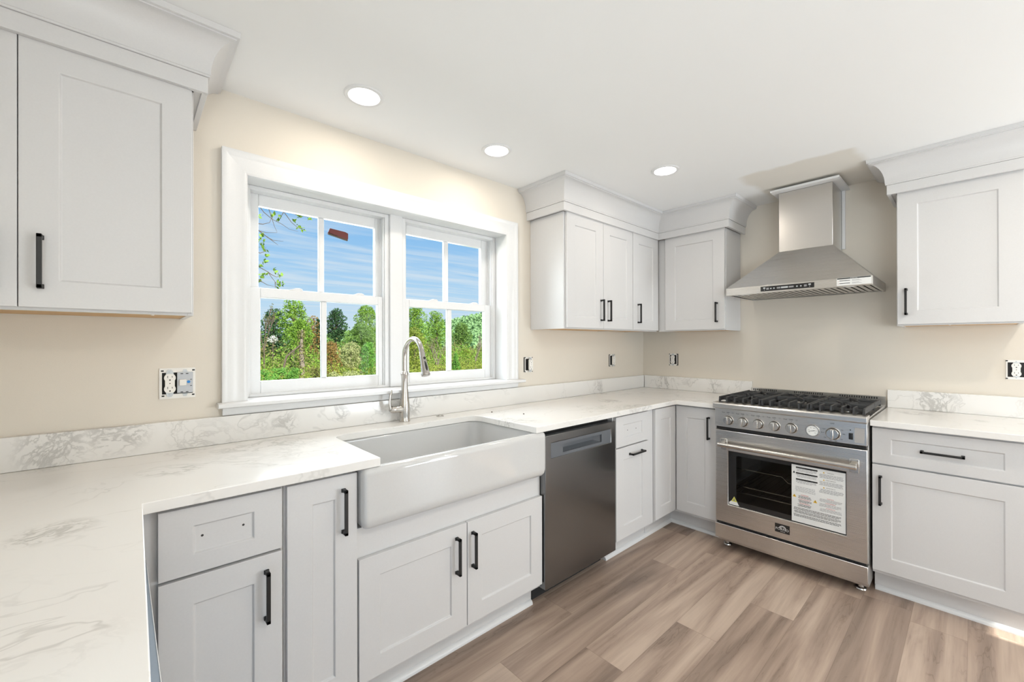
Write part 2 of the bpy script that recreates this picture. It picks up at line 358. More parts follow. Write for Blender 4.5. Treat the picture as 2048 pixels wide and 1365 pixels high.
# ---------------------------------------------------------------- mesh helpers
class MB:
    def __init__(s): s.v, s.f, s.m = [], [], []
    def add(s, verts, faces, mat=0):
        o = len(s.v); s.v += [tuple(v) for v in verts]
        for f in faces: s.f.append(tuple(i + o for i in f)); s.m.append(mat)
        return s
    def box(s, x0, x1, y0, y1, z0, z1, mat=0):
        x0, x1 = sorted((x0, x1)); y0, y1 = sorted((y0, y1)); z0, z1 = sorted((z0, z1))
        v = [(x, y, z) for z in (z0, z1) for y in (y0, y1) for x in (x0, x1)]
        return s.add(v, [(0, 2, 3, 1), (4, 5, 7, 6), (0, 1, 5, 4), (1, 3, 7, 5), (3, 2, 6, 7), (2, 0, 4, 6)], mat)
    def ring(s, c, a, b, r, n):
        return [Vector(c) + a * (math.cos(2 * PI * i / n) * r) + b * (math.sin(2 * PI * i / n) * r) for i in range(n)]
    def tube(s, pts, radii, n=12, mat=0, caps=True, squash=1.0):
        pts = [Vector(p) for p in pts]
        if isinstance(radii, (int, float)): radii = [radii] * len(pts)
        V, F = [], []
        prev = None
        for i, p in enumerate(pts):
            d = (pts[min(i + 1, len(pts) - 1)] - pts[max(i - 1, 0)]).normalized()
            if prev is None:
                a = d.orthogonal().normalized()
            else:
                a = (prev - d * prev.dot(d))
                a = a.normalized() if a.length > 1e-6 else d.orthogonal().normalized()
            prev = a; b = d.cross(a)
            V += s.ring(p, a, b * squash, radii[i], n)
        for i in range(len(pts) - 1):
            for k in range(n):
                F.append((i * n + k, i * n + (k + 1) % n, (i + 1) * n + (k + 1) % n, (i + 1) * n + k))
        if caps:
            F.append(tuple(reversed(range(n)))); F.append(tuple((len(pts) - 1) * n + k for k in range(n)))
        return s.add(V, F, mat)
    def cyl(s, p0, p1, r0, r1=None, n=24, mat=0):
        return s.tube([p0, p1], [r0, r0 if r1 is None else r1], n, mat)
    def lathe(s, prof, c, axis='z', n=32, mat=0):
        """prof: list of (r, h) along the axis; the first and last close on the axis"""
        ax = {'x': (Vector((1, 0, 0)), Vector((0, 1, 0)), Vector((0, 0, 1))), 'y': (Vector((0, 1, 0)), Vector((0, 0, 1)), Vector((1, 0, 0))),
              '-y': (Vector((0, -1, 0)), Vector((0, 0, 1)), Vector((-1, 0, 0))), 'z': (Vector((0, 0, 1)), Vector((1, 0, 0)), Vector((0, 1, 0)))}[axis]
        V, F = [], []
        for r, h in prof: V += s.ring(Vector(c) + ax[0] * h, ax[1], ax[2], max(r, 1e-5), n)
        for i in range(len(prof) - 1):
            for k in range(n): F.append((i * n + k, i * n + (k + 1) % n, (i + 1) * n + (k + 1) % n, (i + 1) * n + k))
        F.append(tuple(reversed(range(n)))); F.append(tuple((len(prof) - 1) * n + k for k in range(n)))
        return s.add(V, F, mat)
    def prism(s, poly, fn, h0, h1, mat=0):
        """poly 2-D outline (counter-clockwise), fn(a, b, h) -> 3-D"""
        n = len(poly)
        V = [fn(a, b, h0) for a, b in poly] + [fn(a, b, h1) for a, b in poly]
        F = [(i, (i + 1) % n, n + (i + 1) % n, n + i) for i in range(n)]
        tris = tessellate_polygon([[Vector((a, b, 0)) for a, b in poly]])
        F += [tuple(reversed(t)) for t in tris] + [tuple(n + i for i in t) for t in tris]
        return s.add(V, F, mat)
    def sweep(s, path, prof, fn, closed=False, mat=0):
        """sweep an open/closed 2-D profile (d to the right of the path, h) along a 2-D path with mitred corners"""
        P = [Vector(p) for p in path]; n = len(P); V, F = [], []
        for i, p in enumerate(P):
            if closed: d0, d1 = (p - P[i - 1]).normalized(), (P[(i + 1) % n] - p).normalized()
            else:
                d0 = (p - P[i - 1]).normalized() if i else None
                d1 = (P[i + 1] - p).normalized() if i < n - 1 else None
                d0 = d0 or d1; d1 = d1 or d0
            n0, n1 = Vector((d0.y, -d0.x)), Vector((d1.y, -d1.x))
            mt = (n0 + n1); mt = mt / (1 + n0.dot(n1))
            for d, h in prof: q = p + mt * d; V.append(fn(q.x, q.y, h))
        k = len(prof)
        for i in range(n if closed else n - 1):
            j = (i + 1) % n
            for a in range(k):
                bb = (a + 1) % k
                F.append((i * k + a, j * k + a, j * k + bb, i * k + bb))
        if not closed:
            t = tessellate_polygon([[Vector((d, h, 0)) for d, h in prof]])
            F += [tuple(q) for q in t] + [tuple((n - 1) * k + z for z in reversed(q)) for q in t]
        return s.add(V, F, mat)
    def text(s, body, size, fn, mat=0, align='CENTER', depth=0.0003):
        cu = bpy.data.curves.new('t', 'FONT'); cu.body = body; cu.size = size; cu.align_x = align; cu.align_y = 'CENTER'
        cu.resolution_u = 2
        ob = bpy.data.objects.new('t', cu); col.objects.link(ob)
        me = bpy.data.meshes.new_from_object(ob.evaluated_get(bpy.context.evaluated_depsgraph_get()))
        V = [fn(v.co.x, v.co.y) for v in me.vertices]; F = [tuple(p.vertices) for p in me.polygons]
        bpy.data.objects.remove(ob); bpy.data.curves.remove(cu); bpy.data.meshes.remove(me)
        return s.add(V, F, mat)
    def build(s, name, mats, parent=None, bevel=0.0, seg=2, loc=None, smooth=True, fix=True, subdiv=0, angle=35):
        me = bpy.data.meshes.new(name)
        me.from_pydata(s.v, [], s.f)
        if not isinstance(mats, (list, tuple)): mats = [mats]
        for m in mats: me.materials.append(M_[m] if isinstance(m, str) else m)
        me.polygons.foreach_set('material_index', s.m)
        if fix:
            bm = bmesh.new(); bm.from_mesh(me); bmesh.ops.recalc_face_normals(bm, faces=bm.faces); bm.to_mesh(me); bm.free()
        if smooth:
            me.polygons.foreach_set('use_smooth', [True] * len(me.polygons))
            me.set_sharp_from_angle(angle=math.radians(angle))
        me.update()
        o = bpy.data.objects.new(name, me); col.objects.link(o)
        if parent is not None: o.parent = parent
        if loc is not None: o.location = loc
        if bevel:
            b = o.modifiers.new('edge', 'BEVEL'); b.width = bevel; b.segments = seg; b.limit_method = 'ANGLE'; b.angle_limit = math.radians(40)
            b.harden_normals = False
        if subdiv:
            q = o.modifiers.new('round', 'SUBSURF'); q.levels = subdiv; q.render_levels = subdiv
        return o

def thing(name, label, cat, loc=(0, 0, 0), rz=0.0, group=None, kind=None):
    o = bpy.data.objects.new(name, None); col.objects.link(o)
    o.empty_display_size = 0.1
    o.location = loc; o.rotation_euler = (0, 0, rz)
    if label: o['label'] = label
    if cat: o['category'] = cat
    if group: o['group'] = group
    if kind: o['kind'] = kind
    return o
def tag(o, label, cat, group=None, kind=None):
    if label: o['label'] = label
    if cat: o['category'] = cat
    if group: o['group'] = group
    if kind: o['kind'] = kind
    return o
def struct(o, label=None):
    o['kind'] = 'structure'
    if label: o['label'] = label
    return o
XY = lambda a, b, h: (a, b, h)

# ---------------------------------------------------------------- room shell
Y_FRONT, X_LEFT = -4.6, -4.12
WX0, WX1, WZ0, WZ1 = -3.126, -1.680, 1.060, 2.020       # opening over the sink
WT = 0.22
w = MB()
w.box(X_LEFT - .15, WX0, 0, WT, -.1, H); w.box(WX1, .15, 0, WT, -.1, H)
w.box(WX0, WX1, 0, WT, -.1, WZ0); w.box(WX0, WX1, 0, WT, WZ1, H)
struct(w.build('wall_back', 'wall'))
struct(MB().box(0, .15, Y_FRONT, 0, -.1, H).build('wall_right', 'wall'))
FX0, FX1, FZ0, FZ1 = -4.50, -2.60, 0.75, 2.05            # made-up wide window in the left wall, unseen, added for fill light
w = MB()
w.box(X_LEFT - .15, X_LEFT, FX1, 0, -.1, H); w.box(X_LEFT - .15, X_LEFT, Y_FRONT, FX0, -.1, H)
w.box(X_LEFT - .15, X_LEFT, FX0, FX1, -.1, FZ0); w.box(X_LEFT - .15, X_LEFT, FX0, FX1, FZ1, H)
struct(w.build('wall_left', 'wall'))
DX0, DX1, DZ1 = -0.668, -0.10, 2.03                      # assumed glazed door, unseen, placed and sized to shape the floor's sun patch
w = MB(); y0, y1 = Y_FRONT - .15, Y_FRONT
w.box(X_LEFT - .15, DX0, y0, y1, -.1, H); w.box(DX1, .15, y0, y1, -.1, H)
w.box(DX0, DX1, y0, y1, DZ1, H); w.box(DX0, DX1, y0, y1, -.1, 0.0)
struct(w.build('wall_front', 'wall'))
struct(MB().box(X_LEFT - .15, .15, Y_FRONT - .15, WT, -.12, 0).build('floor', 'floor'))
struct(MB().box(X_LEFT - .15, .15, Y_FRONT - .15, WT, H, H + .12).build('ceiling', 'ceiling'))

# ---------------------------------------------------------------- window over the sink
XZ = lambda y: (lambda a, b, h: (a, y + h, b))
# casing: mitred picture-frame moulding on three sides, stool and apron below
cas = [(0.0, 0.0), (0.0, -.012), (.006, -.015), (.012, -.015), (.020, -.013), (.060, -.018), (.066, -.023), (.080, -.026), (.0865, -.024), (.0865, 0.0)]
cpath = [(WX0, 1.078), (WX0, WZ1), (WX1, WZ1), (WX1, 1.078)]
cp = [(-d, h) for d, h in cas]
w = MB().sweep(cpath, cp, XZ(0.0))
# jamb liner returning into the wall
w.box(WX0 - .001, WX0 + .004, -.012, WT, 1.078, WZ1); w.box(WX1 - .004, WX1 + .001, -.012, WT, 1.078, WZ1); w.box(WX0, WX1, -.012, WT, WZ1 - .004, WZ1 + .001)
struct(w.build('trim_1', 'trim', bevel=.001), 'white moulded casing around the window over the sink')
w = MB().box(WX0, WX1, -.0005, WT, 1.0605, 1.078)
w.prism([(-.052, 1.058), (-.001, 1.058), (-.001, 1.078), (-.052, 1.078), (-.058, 1.074), (-.058, 1.062)], lambda a, b, h: (h, a, b), -3.228, -1.556)
st = struct(w.build('trim_2', 'trim'), 'white window stool and apron under the sink window')
MB().prism([(0, 1.026), (-.014, 1.026), (-.018, 1.032), (-.018, 1.040), (-.022, 1.050), (-.022, 1.057), (0, 1.057)], lambda a, b, h: (h, a, b), -3.210, -1.590).build('apron', 'trim', st)

def rect_frame(mb, x0, x1, z0, z1, y0, y1, l, r, b, t, mat=0):
    mb.box(x0, x0 + l, y0, y1, z0, z1, mat); mb.box(x1 - r, x1, y0, y1, z0, z1, mat)
    mb.box(x0 + l, x1 - r, y0, y1, z0, z0 + b, mat); mb.box(x0 + l, x1 - r, y0, y1, z1 - t, z1, mat)
def sash_window(name, x0, x1, g, label):
    """double-hung window: g = x limits of the two panes (lower sash)"""
    root = thing(name, label, None, (x0, .10, 1.078), kind='structure')
    T = lambda x: x - x0
    Z = lambda z: z - 1.078
    W = x1 - x0
    f = MB(); rect_frame(f, 0, W, Z(1.079), Z(2.015), .0, .10, .024, .024, .012, .018)
    # tracks
    for k in (0.008, 0.046): 
        f.box(.024, .030, k, k + .006, Z(1.09), Z(2.0)); f.box(W - .030, W - .024, k, k + .006, Z(1.09), Z(2.0))
    f.build('frame', 'vinyl', root, bevel=.0012)
    for nm, z0, z1, gz0, gz1, ya in (('upper_sash', 1.526, 1.998, 1.572, 1.945, .052), ('lower_sash', 1.088, 1.567, 1.146, 1.523, .016)):
        s = MB(); a, b = .026, W - .026
        rect_frame(s, a, b, Z(z0), Z(z1), ya, ya + .03, T(g[0]) - a, b - T(g[3]), gz0 - z0, z1 - gz1)
        so = s.build(nm, 'vinyl', root, bevel=.003)
        MB().box(T(g[1]), T(g[2]), ya + .006, ya + .026, Z(gz0), Z(gz1)).build('muntin', 'vinyl', so, bevel=.004)
        for i in (0, 2):
            MB().box(T(g[i]), T(g[i + 1]), ya + .013, ya + .017, Z(gz0), Z(gz1)).build('glass_pane', 'glass', so, smooth=False)
        if nm == 'lower_sash':
            for fr in (.30, .78):
                cx = a + (b - a) * fr
                k = MB().prism([(-.030, 0), (.034, 0), (.032, .007), (.020, .012), (.004, .011), (-.012, .005)], lambda p, q, h: (cx + p, ya + h, Z(1.567) + q), .002, .024)
                k.build('sash_lock', 'vinyl', so, bevel=.0015)
    return root
sash_window('window_1', -3.120, -2.440, (-3.050, -2.787, -2.760, -2.496), 'left double-hung window over the sink')
sash_window('window_2', -2.366, -1.686, (-2.310, -2.050, -2.018, -1.763), 'right double-hung window over the sink')
struct(MB().box(-2.4395, -2.3665, .085, .20, 1.079, 2.019).build('trim_3', 'trim', bevel=.003), 'white mullion post between the two sink windows')
# strip left on the glass
t = thing('adhesive_strip', 'small dull red strip stuck on the upper glass of the left window', 'strip', (-2.692, .158, 1.868))
MB().prism([(-.050, .012), (-.042, .032), (.035, .026), (.050, .020), (.050, -.008), (.046, -.012), (-.046, .004), (-.054, .006)], lambda a, b, h: (a, h, b), -.006, 0).build('strip', 'maroon', t, bevel=.001)
MB().prism([(-.054, .001), (-.046, .004), (.046, -.012), (.046, -.019), (-.046, -.002)], lambda a, b, h: (a, h, b), -.010, 0).build('folded_edge', 'bark', t)

# glazing of the unseen added openings behind the photographer
def glazed(name, loc, rz, x0, x1, z0, z1, fr, bars):
    r = thing(name, None, None, loc, rz, kind='structure')
    f = MB(); hw = (x1 - x0) / 2; rect_frame(f, -hw, hw, 0, z1 - z0, -.03, .03, fr, fr, fr, fr)
    for b in bars: f.box(b - .015, b + .015, -.02, .02, fr, z1 - z0 - fr)
    f.build('frame', 'vinyl', r)
    MB().box(-hw + fr, hw - fr, -.003, .003, fr, z1 - z0 - fr).build('glass_pane', 'glass', r, smooth=False)
glazed('added_window', (X_LEFT - .08, (FX0 + FX1) / 2, FZ0), PI / 2, FX0, FX1, FZ0, FZ1, .05, (0.0,))
glazed('door_1', ((DX0 + DX1) / 2, Y_FRONT - .08, 0), 0, DX0, DX1, 0.0, DZ1, .04, ())

# ---------------------------------------------------------------- recessed lights
def downlight(x, y, label, power=1.8):
    r = thing('recessed_light', label, 'ceiling light', (x, y, H), group='recessed lights in the ceiling')
    MB().lathe([(.060, -.001), (.0625, -.006), (.075, -.005), (.080, -.0005), (.060, -.0005)], (0, 0, 0), 'z', 48).build('trim_ring', 'trim', r)
    MB().lathe([(.0001, -.0030), (.058, -.0030), (.0595, -.0015), (.0001, -.0012)], (0, 0, 0), 'z', 48).build('diffuser', 'lamp', r)
    d = add_light('lamp', 'AREA', (0, 0, -.012), power, (1.0, 0.88, 0.73), shape='DISK', size=.115)
    d.parent = r
    return r
downlight(-2.765, -.342, 'lit round recessed ceiling light nearest the left wall cabinet')
downlight(-2.040, -.335, 'lit round recessed ceiling light above the right end of the sink window')
downlight(-1.128, -.808, 'lit round recessed ceiling light near the corner wall cabinets')
downlight(-2.765, -2.6, 'unseen round recessed ceiling light added behind the photographer by the left counter', 6.0)  # added out of view as room fill, stronger than the visible ones
downlight(-1.128, -2.6, 'unseen round recessed ceiling light added behind the photographer beside the patio door', 5.5)  # second unseen fill lamp, likewise added

# ---------------------------------------------------------------- cabinets
R_WALL = -PI / 2      # facing -X for units on the stove wall
def shaker(name, parent, u0, u1, z0, z1, yf, ru=.074, rz=.075, holes=None, label=None):
    """door or drawer front; front face at y = yf (towards -y), 19 mm thick"""
    th, rec = .019, .007
    a0, a1, b0, b1 = u0 + ru, u1 - ru, z0 + rz, z1 - rz
    e = .0035
    mb = MB()
    O = [(u0, z0), (u1, z0), (u1, z1), (u0, z1)]; I = [(a0, b0), (a1, b0), (a1, b1), (a0, b1)]; J = [(a0 + e, b0 + e), (a1 - e, b0 + e), (a1 - e, b1 - e), (a0 + e, b1 - e)]
    V = [(x, yf, z) for x, z in O] + [(x, yf, z) for x, z in I] + [(x, yf + rec, z) for x, z in J] + [(x, yf + th, z) for x, z in O]
    F = []
    for i in range(4):
        j = (i + 1) % 4
        F += [(i, j, 4 + j, 4 + i), (4 + i, 4 + j, 8 + j, 8 + i), (12 + j, 12 + i, i, j)[::-1]]
    F += [(8, 9, 10, 11), (15, 14, 13, 12)]
    mb.add(V, F)
    o = mb.build(name, 'cab', parent, bevel=.0016, smooth=False)
    if label: o['label'] = label
    if holes:
        for hx, hz in holes: MB().lathe([(.0001, -.0003), (.0032, -.0003), (.0036, .0004), (.0001, .0004)], (hx, yf + rec, hz), 'y', 12).build('screw_hole', 'ink', o)
    return o
def pull(parent, u, z, yf, vertical=True, L=.150):
    """square black bar pull standing off the front on two feet"""
    mb = MB(); s = .0052; pr = .032
    def bx(a0, a1, y0, y1, b0, b1):
        if vertical: mb.box(u + b0, u + b1, y0, y1, z + a0, z + a1)
        else: mb.box(u + a0, u + a1, y0, y1, z + b0, z + b1)
    bx(-L / 2, L / 2, yf - pr, yf - pr + 2 * s, -s, s)
    for sg in (-1, 1):
        a = sg * (L / 2 - 2 * s)
        bx(min(a, sg * L / 2), max(a, sg * L / 2), yf - pr, yf, -s, s)
        bx(min(a - sg * .002, sg * L / 2), max(a - sg * .002, sg * L / 2), yf - .006, yf, -s * 1.35, s * 1.35)
    return mb.build('handle', 'black', parent, bevel=.0012)

YD, YF = -.6134, -.5935         # base door face, base carcass face
ZT, ZD1, ZD2, ZB = .871, .689, .681, .132
def base_carcass(root, u0, u1, face=YF, ztop=.8835, kick=True):
    MB().box(u0, u1, -.004, face, .112, ztop).build('carcass', 'cab', root, bevel=.0008)
    if kick: MB().box(u0, u1, -.004, -.530, .0, .112).build('toe_kick', 'cab', root)
def cabinet(label, x, y, rz=0.0, name='base_cabinet', cat='cabinet', group='white shaker base cabinets'):
    return thing(name, label, cat, (x, y, 0), rz, group)

# back run ------------------------------------------------------------
def U(x, x0): return x - x0
c = cabinet('white base cabinet with handleless drawer over one door, in the left counter corner', -3.285, 0)
base_carcass(c, -.205, .152)
d = shaker('drawer', c, U(-3.4311, -3.285), U(-3.1398, -3.285), ZD1, ZT, YD, rz=.052, holes=[(-.052, .785), (.045, .786)])
d = shaker('door', c, U(-3.4311, -3.285), U(-3.1398, -3.285), ZB, ZD2, YD)
pull(d, -3.1825 + 3.285, .5625, YD)
c = cabinet('narrow white base cabinet with one tall door left of the farmhouse sink', -3.0165, 0)
base_carcass(c, -.1155, .1105)
d = shaker('door', c, -.1094, .1099, ZB, ZT, YD)
pull(d, -2.954 + 3.0165, .752, YD)
c = cabinet('white two-door base cabinet under the farmhouse sink', -2.4445, 0)
base_carcass(c, -.4605, .4605, ztop=.668)
for a, b, hx in ((-2.9004, -2.4431, -2.4955), (-2.4390, -1.9883, -2.4140)):
    d = shaker('door', c, U(a, -2.4445), U(b, -2.4445), ZB, .5648, YD, ru=.076)
    pull(d, hx + 2.4445, .4455, YD)
c = cabinet('narrow white base cabinet with drilled drawer front right of the dishwasher', -1.14, 0)
base_carcass(c, -.2225, .2425)
d = shaker('drawer', c, U(-1.3524, -1.14), U(-.983, -1.14), ZD1, ZT, YD, ru=.076, rz=.052, holes=[(-.080, .779), (.016, .778)])
d = shaker('door', c, U(-1.3524, -1.14), U(-.983, -1.14), ZB, ZD2, YD, ru=.076)
pull(d, -1.14 + 1.14, .632, YD, vertical=False)
# corner unit: two doors meeting at the inside corner
c = cabinet('white corner base cabinet with two doors meeting beside the range', -.45, -.45)
k = MB().prism([(-.444, .446), (-.444, -.1435), (-.1435, -.1435), (-.1435, -.4645), (.446, -.4645), (.446, .446)], XY, .112, .8835)
k.build('carcass', 'cab', c, bevel=.0008)
k = MB().prism([(-.444, .446), (-.444, -.08), (-.08, -.08), (-.08, -.4645), (.446, -.4645), (.446, .446)], XY, 0, .112)
k.build('toe_kick', 'cab', c)
shaker('door', c, U(-.8959, -.45), U(-.6165, -.45), ZB, ZT, U(YD, -.45), ru=.072)
dd = shaker('door', c, 0, .276, ZB, ZT, 0, ru=.075)
dd.location = (YD + .45, -.6165 + .45, 0); dd.rotation_euler = (0, 0, R_WALL)
pull(dd, .846 - .6165, .7425, 0)
# right of the range
c = cabinet('white base cabinet with wide drawer and door right of the range', 0, -1.945, R_WALL)
base_carcass(c, -.264, .268)
d = shaker('drawer', c, -.263, .262, ZD1, ZT, YD, rz=.052)
pull(d, -.007, .779, YD, vertical=False)
d = shaker('door', c, -.263, .262, ZB, ZD2, YD)
pull(d, -.2305, .552, YD)
# left run, seen from above along its edge
c = cabinet('white base cabinet box under the left counter, behind the blue filmed front', -4.0, -1.6, 0)
MB().box(-.10, .512, -1.0, .96, .112, .8835).build('carcass', 'cab', c)
MB().box(-.10, .45, -1.0, .96, .0, .112).build('toe_kick', 'cab', c)

# shoe moulding along the toe kicks
def shoe(nm, path):
    q = [(.0, 0.0), (.0155, 0.0), (.0148, .009), (.011, .016), (.005, .0205), (0, .022)]
    struct(MB().sweep(path, q, XY).build(nm, 'trim'), 'white quarter-round moulding along the toe kick')
shoe('trim_4', [(-3.48, -.5305), (-1.987, -.5305)])
shoe('trim_5', [(-1.362, -.5305), (-.5305, -.5305), (-.5305, -.9145)])
shoe('trim_6', [(-.5305, -1.684), (-.5305, -2.213)])

# wall cabinets --------------------------------------------------------
ZUB, ZUT = 1.4155, 2.1515
def upper_body(root, u0, u1, face):
    f = MB()
    f.box(u0, u1, -.002, face, 1.418, 2.152)                       # closed box
    f.box(u0, u0 + .016, -.002, face, 1.4075, 1.419); f.box(u1 - .016, u1, -.002, face, 1.4075, 1.419)
    f.box(u0 + .016, u1 - .016, face + .019, face, 1.4075, 1.419)
    f.build('carcass', 'cab', root, bevel=.0008)
    MB().box(u0 + .016, u1 - .016, -.002, face + .019, 1.4105, 1.4178).build('underside', 'wood', root)['label'] = 'raw wood underside'
def wall_cab(label, x, y, rz=0.0):
    return thing('wall_cabinet', label, 'cabinet', (x, y, 1.403), rz, 'white shaker wall cabinets')
class Shift(object): pass
def wcab(label, x, y, rz, u0, u1, face, doors, screws=()):
    r = wall_cab(label, x, y, rz)
    n0 = len(bpy.data.objects)
    kids = []
    upper_body(r, u0, u1, face)
    for a, b, hx, ru in doors:
        d = shaker('door', r, a, b, ZUB, ZUT, face - .0195, ru=ru)
        if hx is not None: pull(d, hx, 1.540, face - .0195, L=.147)
    for s in screws:
        MB().lathe([(.0001, .0), (.004, .0), (.0055, .006), (.002, .0065), (.0001, .004)], (s, face + .05, 1.4065), 'z', 14).build('screw', 'white_pl', r)
    for ch in r.children: ch.location.z -= 1.403
    return r
wcab('large white wall cabinet left of the sink window', -3.70, 0, 0, -.385, .372, -.296, [(-.379, -.0085, -.0475, .076), (-.0065, .3665, .034, .076)], screws=(.27,))
wcab('white two-door wall cabinet right of the sink window', -1.07, 0, 0, -.3868, .3865, -.296, [(-.372, .0125, -.016, .080), (.0155, .385, .067, .076)])
wcab('narrow white wall cabinet in the corner, one door with handle on its left', -.49, 0, 0, -.1925, .1925, -.296, [(-.189, .187, -.1225, .083)])
wcab('white wall cabinet between the corner and the range hood', 0, -.575, R_WALL, -.270, .2569, -.279, [(-.204, .252, .199, .082)])
wcab('white wall cabinet right of the range hood', 0, -1.975, R_WALL, -.2255, .235, -.279, [(-.222, .232, -.186, .082)], screws=(-.02,))

# crown moulding -------------------------------------------------------
def cove(n=9):
    pts = []
    for i in range(n + 1):
        a = PI / 2 * i / n
        pts.append((.043 + .063 * (1 - math.cos(a)), 2.206 + .112 * math.sin(a)))
    return pts
def crown(label, path):
    r = thing('crown_molding', label, 'molding', (path[1][0], path[1][1], 2.143), group='white crown mouldings')
    P = [(x - path[1][0], y - path[1][1]) for x, y in path]; z = 2.143
    fr = [(.0005, 2.1535), (.020, 2.1535), (.020, 2.146), (.036, 2.146), (.036, 2.198), (.0005, 2.198)]
    MB().sweep(P, [(d, h - z) for d, h in fr], XY).build('frieze', 'cab', r, bevel=.001)
    cv = [(.0005, 2.1985), (.041, 2.1985), (.041, 2.205)] + cove() + [(.106, 2.322), (.114, 2.324), (.116, H - .0005), (.0005, H - .0005)]
    MB().sweep(P, [(d, h - z) for d, h in cv], XY).build('cove', 'cab', r)
e = .0005
crown('white coved crown moulding over the left wall cabinet', [(-4.11, -.2965), (-3.328, -.2965), (-3.328, -.001)])
crown('white coved crown moulding over the corner wall cabinets', [(-1.4568, -.001), (-1.4568, -.2965), (-.2965, -.2965), (-.2965, -.8319), (-.001, -.8319)])
crown('white coved crown moulding over the wall cabinet right of the hood', [(-.001, -1.7495), (-.2965, -1.7495), (-.2965, -2.21), (-.001, -2.21)])

# ---------------------------------------------------------------- worktops and backsplashes
CT, CB = .914, .8845
def corner_arc(cx, cy, r, a0, a1, n=8): return [(cx + r * math.cos(a0 + (a1 - a0) * i / n), cy + r * math.sin(a0 + (a1 - a0) * i / n)) for i in range(n + 1)]
SL, SR, SB = -2.8341, -2.0557, -.165
out = [(-4.115, -.002), (-4.115, -2.62), (-3.4755, -2.62), (-3.4612, -.6403), (SL, -.6403)]
out += corner_arc(SL + .06, SB - .06, .06, PI, PI / 2) + corner_arc(SR - .06, SB - .06, .06, PI / 2, 0)
out += [(SR, -.6403), (-.6558, -.6403), (-.6558, -.9165), (-.002, -.9165), (-.002, -.002)]
o = MB().prism(out, XY, CB, CT).build('worktop', 'quartz', bevel=.002)
tag(o, 'white veined quartz worktop running from the left counter around the sink to the range', 'countertop')
o = MB().box(-.6558, -.002, -1.679, -2.225, CB, CT).build('worktop', 'quartz', bevel=.002)
tag(o, 'short white quartz worktop right of the range', 'countertop')
for bx, lb in (((-4.10, -.0225, -.021, -.002, CT + .0005, 1.0235), 'long white veined backsplash strip under the sink window'),
               ((-.0205, -.0015, -.9145, -.0225, CT + .0005, 1.0235), 'white veined backsplash strip between the corner and the range'),
               ((-.0205, -.0015, -2.222, -1.681, CT + .0005, 1.0235), 'white veined backsplash strip right of the range')):
    tag(MB().box(*bx).build('backsplash', 'quartz', bevel=.0015), lb, 'backsplash', 'quartz backsplash strips')

# ---------------------------------------------------------------- farmhouse sink
def rrect(x0, x1, y0, y1, r, n=6, rf=None):
    """rounded rectangle; rf = radius of the two front (y0) corners"""
    rf = r if rf is None else rf
    return corner_arc(x1 - rf, y0 + rf, rf, -PI / 2, 0, n) + corner_arc(x1 - r, y1 - r, r, 0, PI / 2, n) + corner_arc(x0 + r, y1 - r, r, PI / 2, PI, n) + corner_arc(x0 + rf, y0 + rf, rf, PI, PI * 1.5, n)
sx0, sx1, sy0, sy1, sz0, sz1 = -2.900, -1.9885, -.648, -.130, .670, .8838
cxs = (sx0 + sx1) / 2
s_ = thing('farmhouse_sink', 'white glazed farmhouse sink with a broad apron under the window', 'sink', (cxs, -.39, sz0))
mb = MB()
loops = []
def loop(x0, x1, y0, y1, r, z, rf=None): loops.append([(x - cxs, y + .39, z - sz0) for x, y in rrect(x0, x1, y0, y1, r, 6, rf)])
# outside, bottom up
loop(sx0 + .03, sx1 - .03, sy0 + .03, sy1 - .02, .02, sz0, .02)
loop(sx0 + .010, sx1 - .010, sy0 + .010, sy1 - .006, .025, sz0 + .006, .022)
loop(sx0 + .003, sx1 - .003, sy0 + .003, sy1 - .002, .025, sz0 + .018, .022)
loop(sx0, sx1, sy0, sy1, .025, sz0 + .036, .022)
loop(sx0, sx1, sy0, sy1, .025, sz0 + .044, .022)
loop(sx0, sx1, sy0, sy1, .025, sz1 - .024, .022)
loop(sx0, sx1, sy0, sy1, .025, sz1 - .016, .022)
loop(sx0 + .002, sx1 - .002, sy0 + .003, sy1 - .001, .025, sz1 - .007, .022)
loop(sx0 + .007, sx1 - .007, sy0 + .010, sy1 - .003, .025, sz1 - .001, .022)
loop(sx0 + .013, sx1 - .013, sy0 + .018, sy1 - .006, .025, sz1, .022)
# rim and basin
ix0, ix1, iy0, iy1 = sx0 + .055, sx1 - .055, sy0 + .034, sy1 - .028
loop(ix0 - .006, ix1 + .006, iy0 - .006, iy1 + .006, .05, sz1)
loop(ix0, ix1, iy0, iy1, .05, sz1 - .005)
loop(ix0 + .0005, ix1 - .0005, iy0 + .0005, iy1 - .0005, .05, sz1 - .012)
loop(ix0 + .0035, ix1 - .0035, iy0 + .0035, iy1 - .0035, .05, sz0 + .085)
loop(ix0 + .004, ix1 - .004, iy0 + .004, iy1 - .004, .05, sz0 + .075)
loop(ix0 + .014, ix1 - .014, iy0 + .014, iy1 - .014, .05, sz0 + .042)
loop(ix0 + .04, ix1 - .04, iy0 + .04, iy1 - .04, .05, sz0 + .026)
n = len(loops[0]); V = [v for L in loops for v in L]; F = []
for i in range(len(loops) - 1):
    for k in range(n): F.append((i * n + k, i * n + (k + 1) % n, (i + 1) * n + (k + 1) % n, (i + 1) * n + k))
F.append(tuple(reversed(range(n)))); F.append(tuple((len(loops) - 1) * n + k for k in range(n)))
mb.add(V, F).build('basin', 'ceramic', s_, angle=60)
MB().lathe([(.0001, .0), (.020, .0), (.024, .002), (.044, .003), (.046, .0), (.0001, -.001)], (0, .02, .0265), 'z', 32).build('drain', 'nickel', s_)

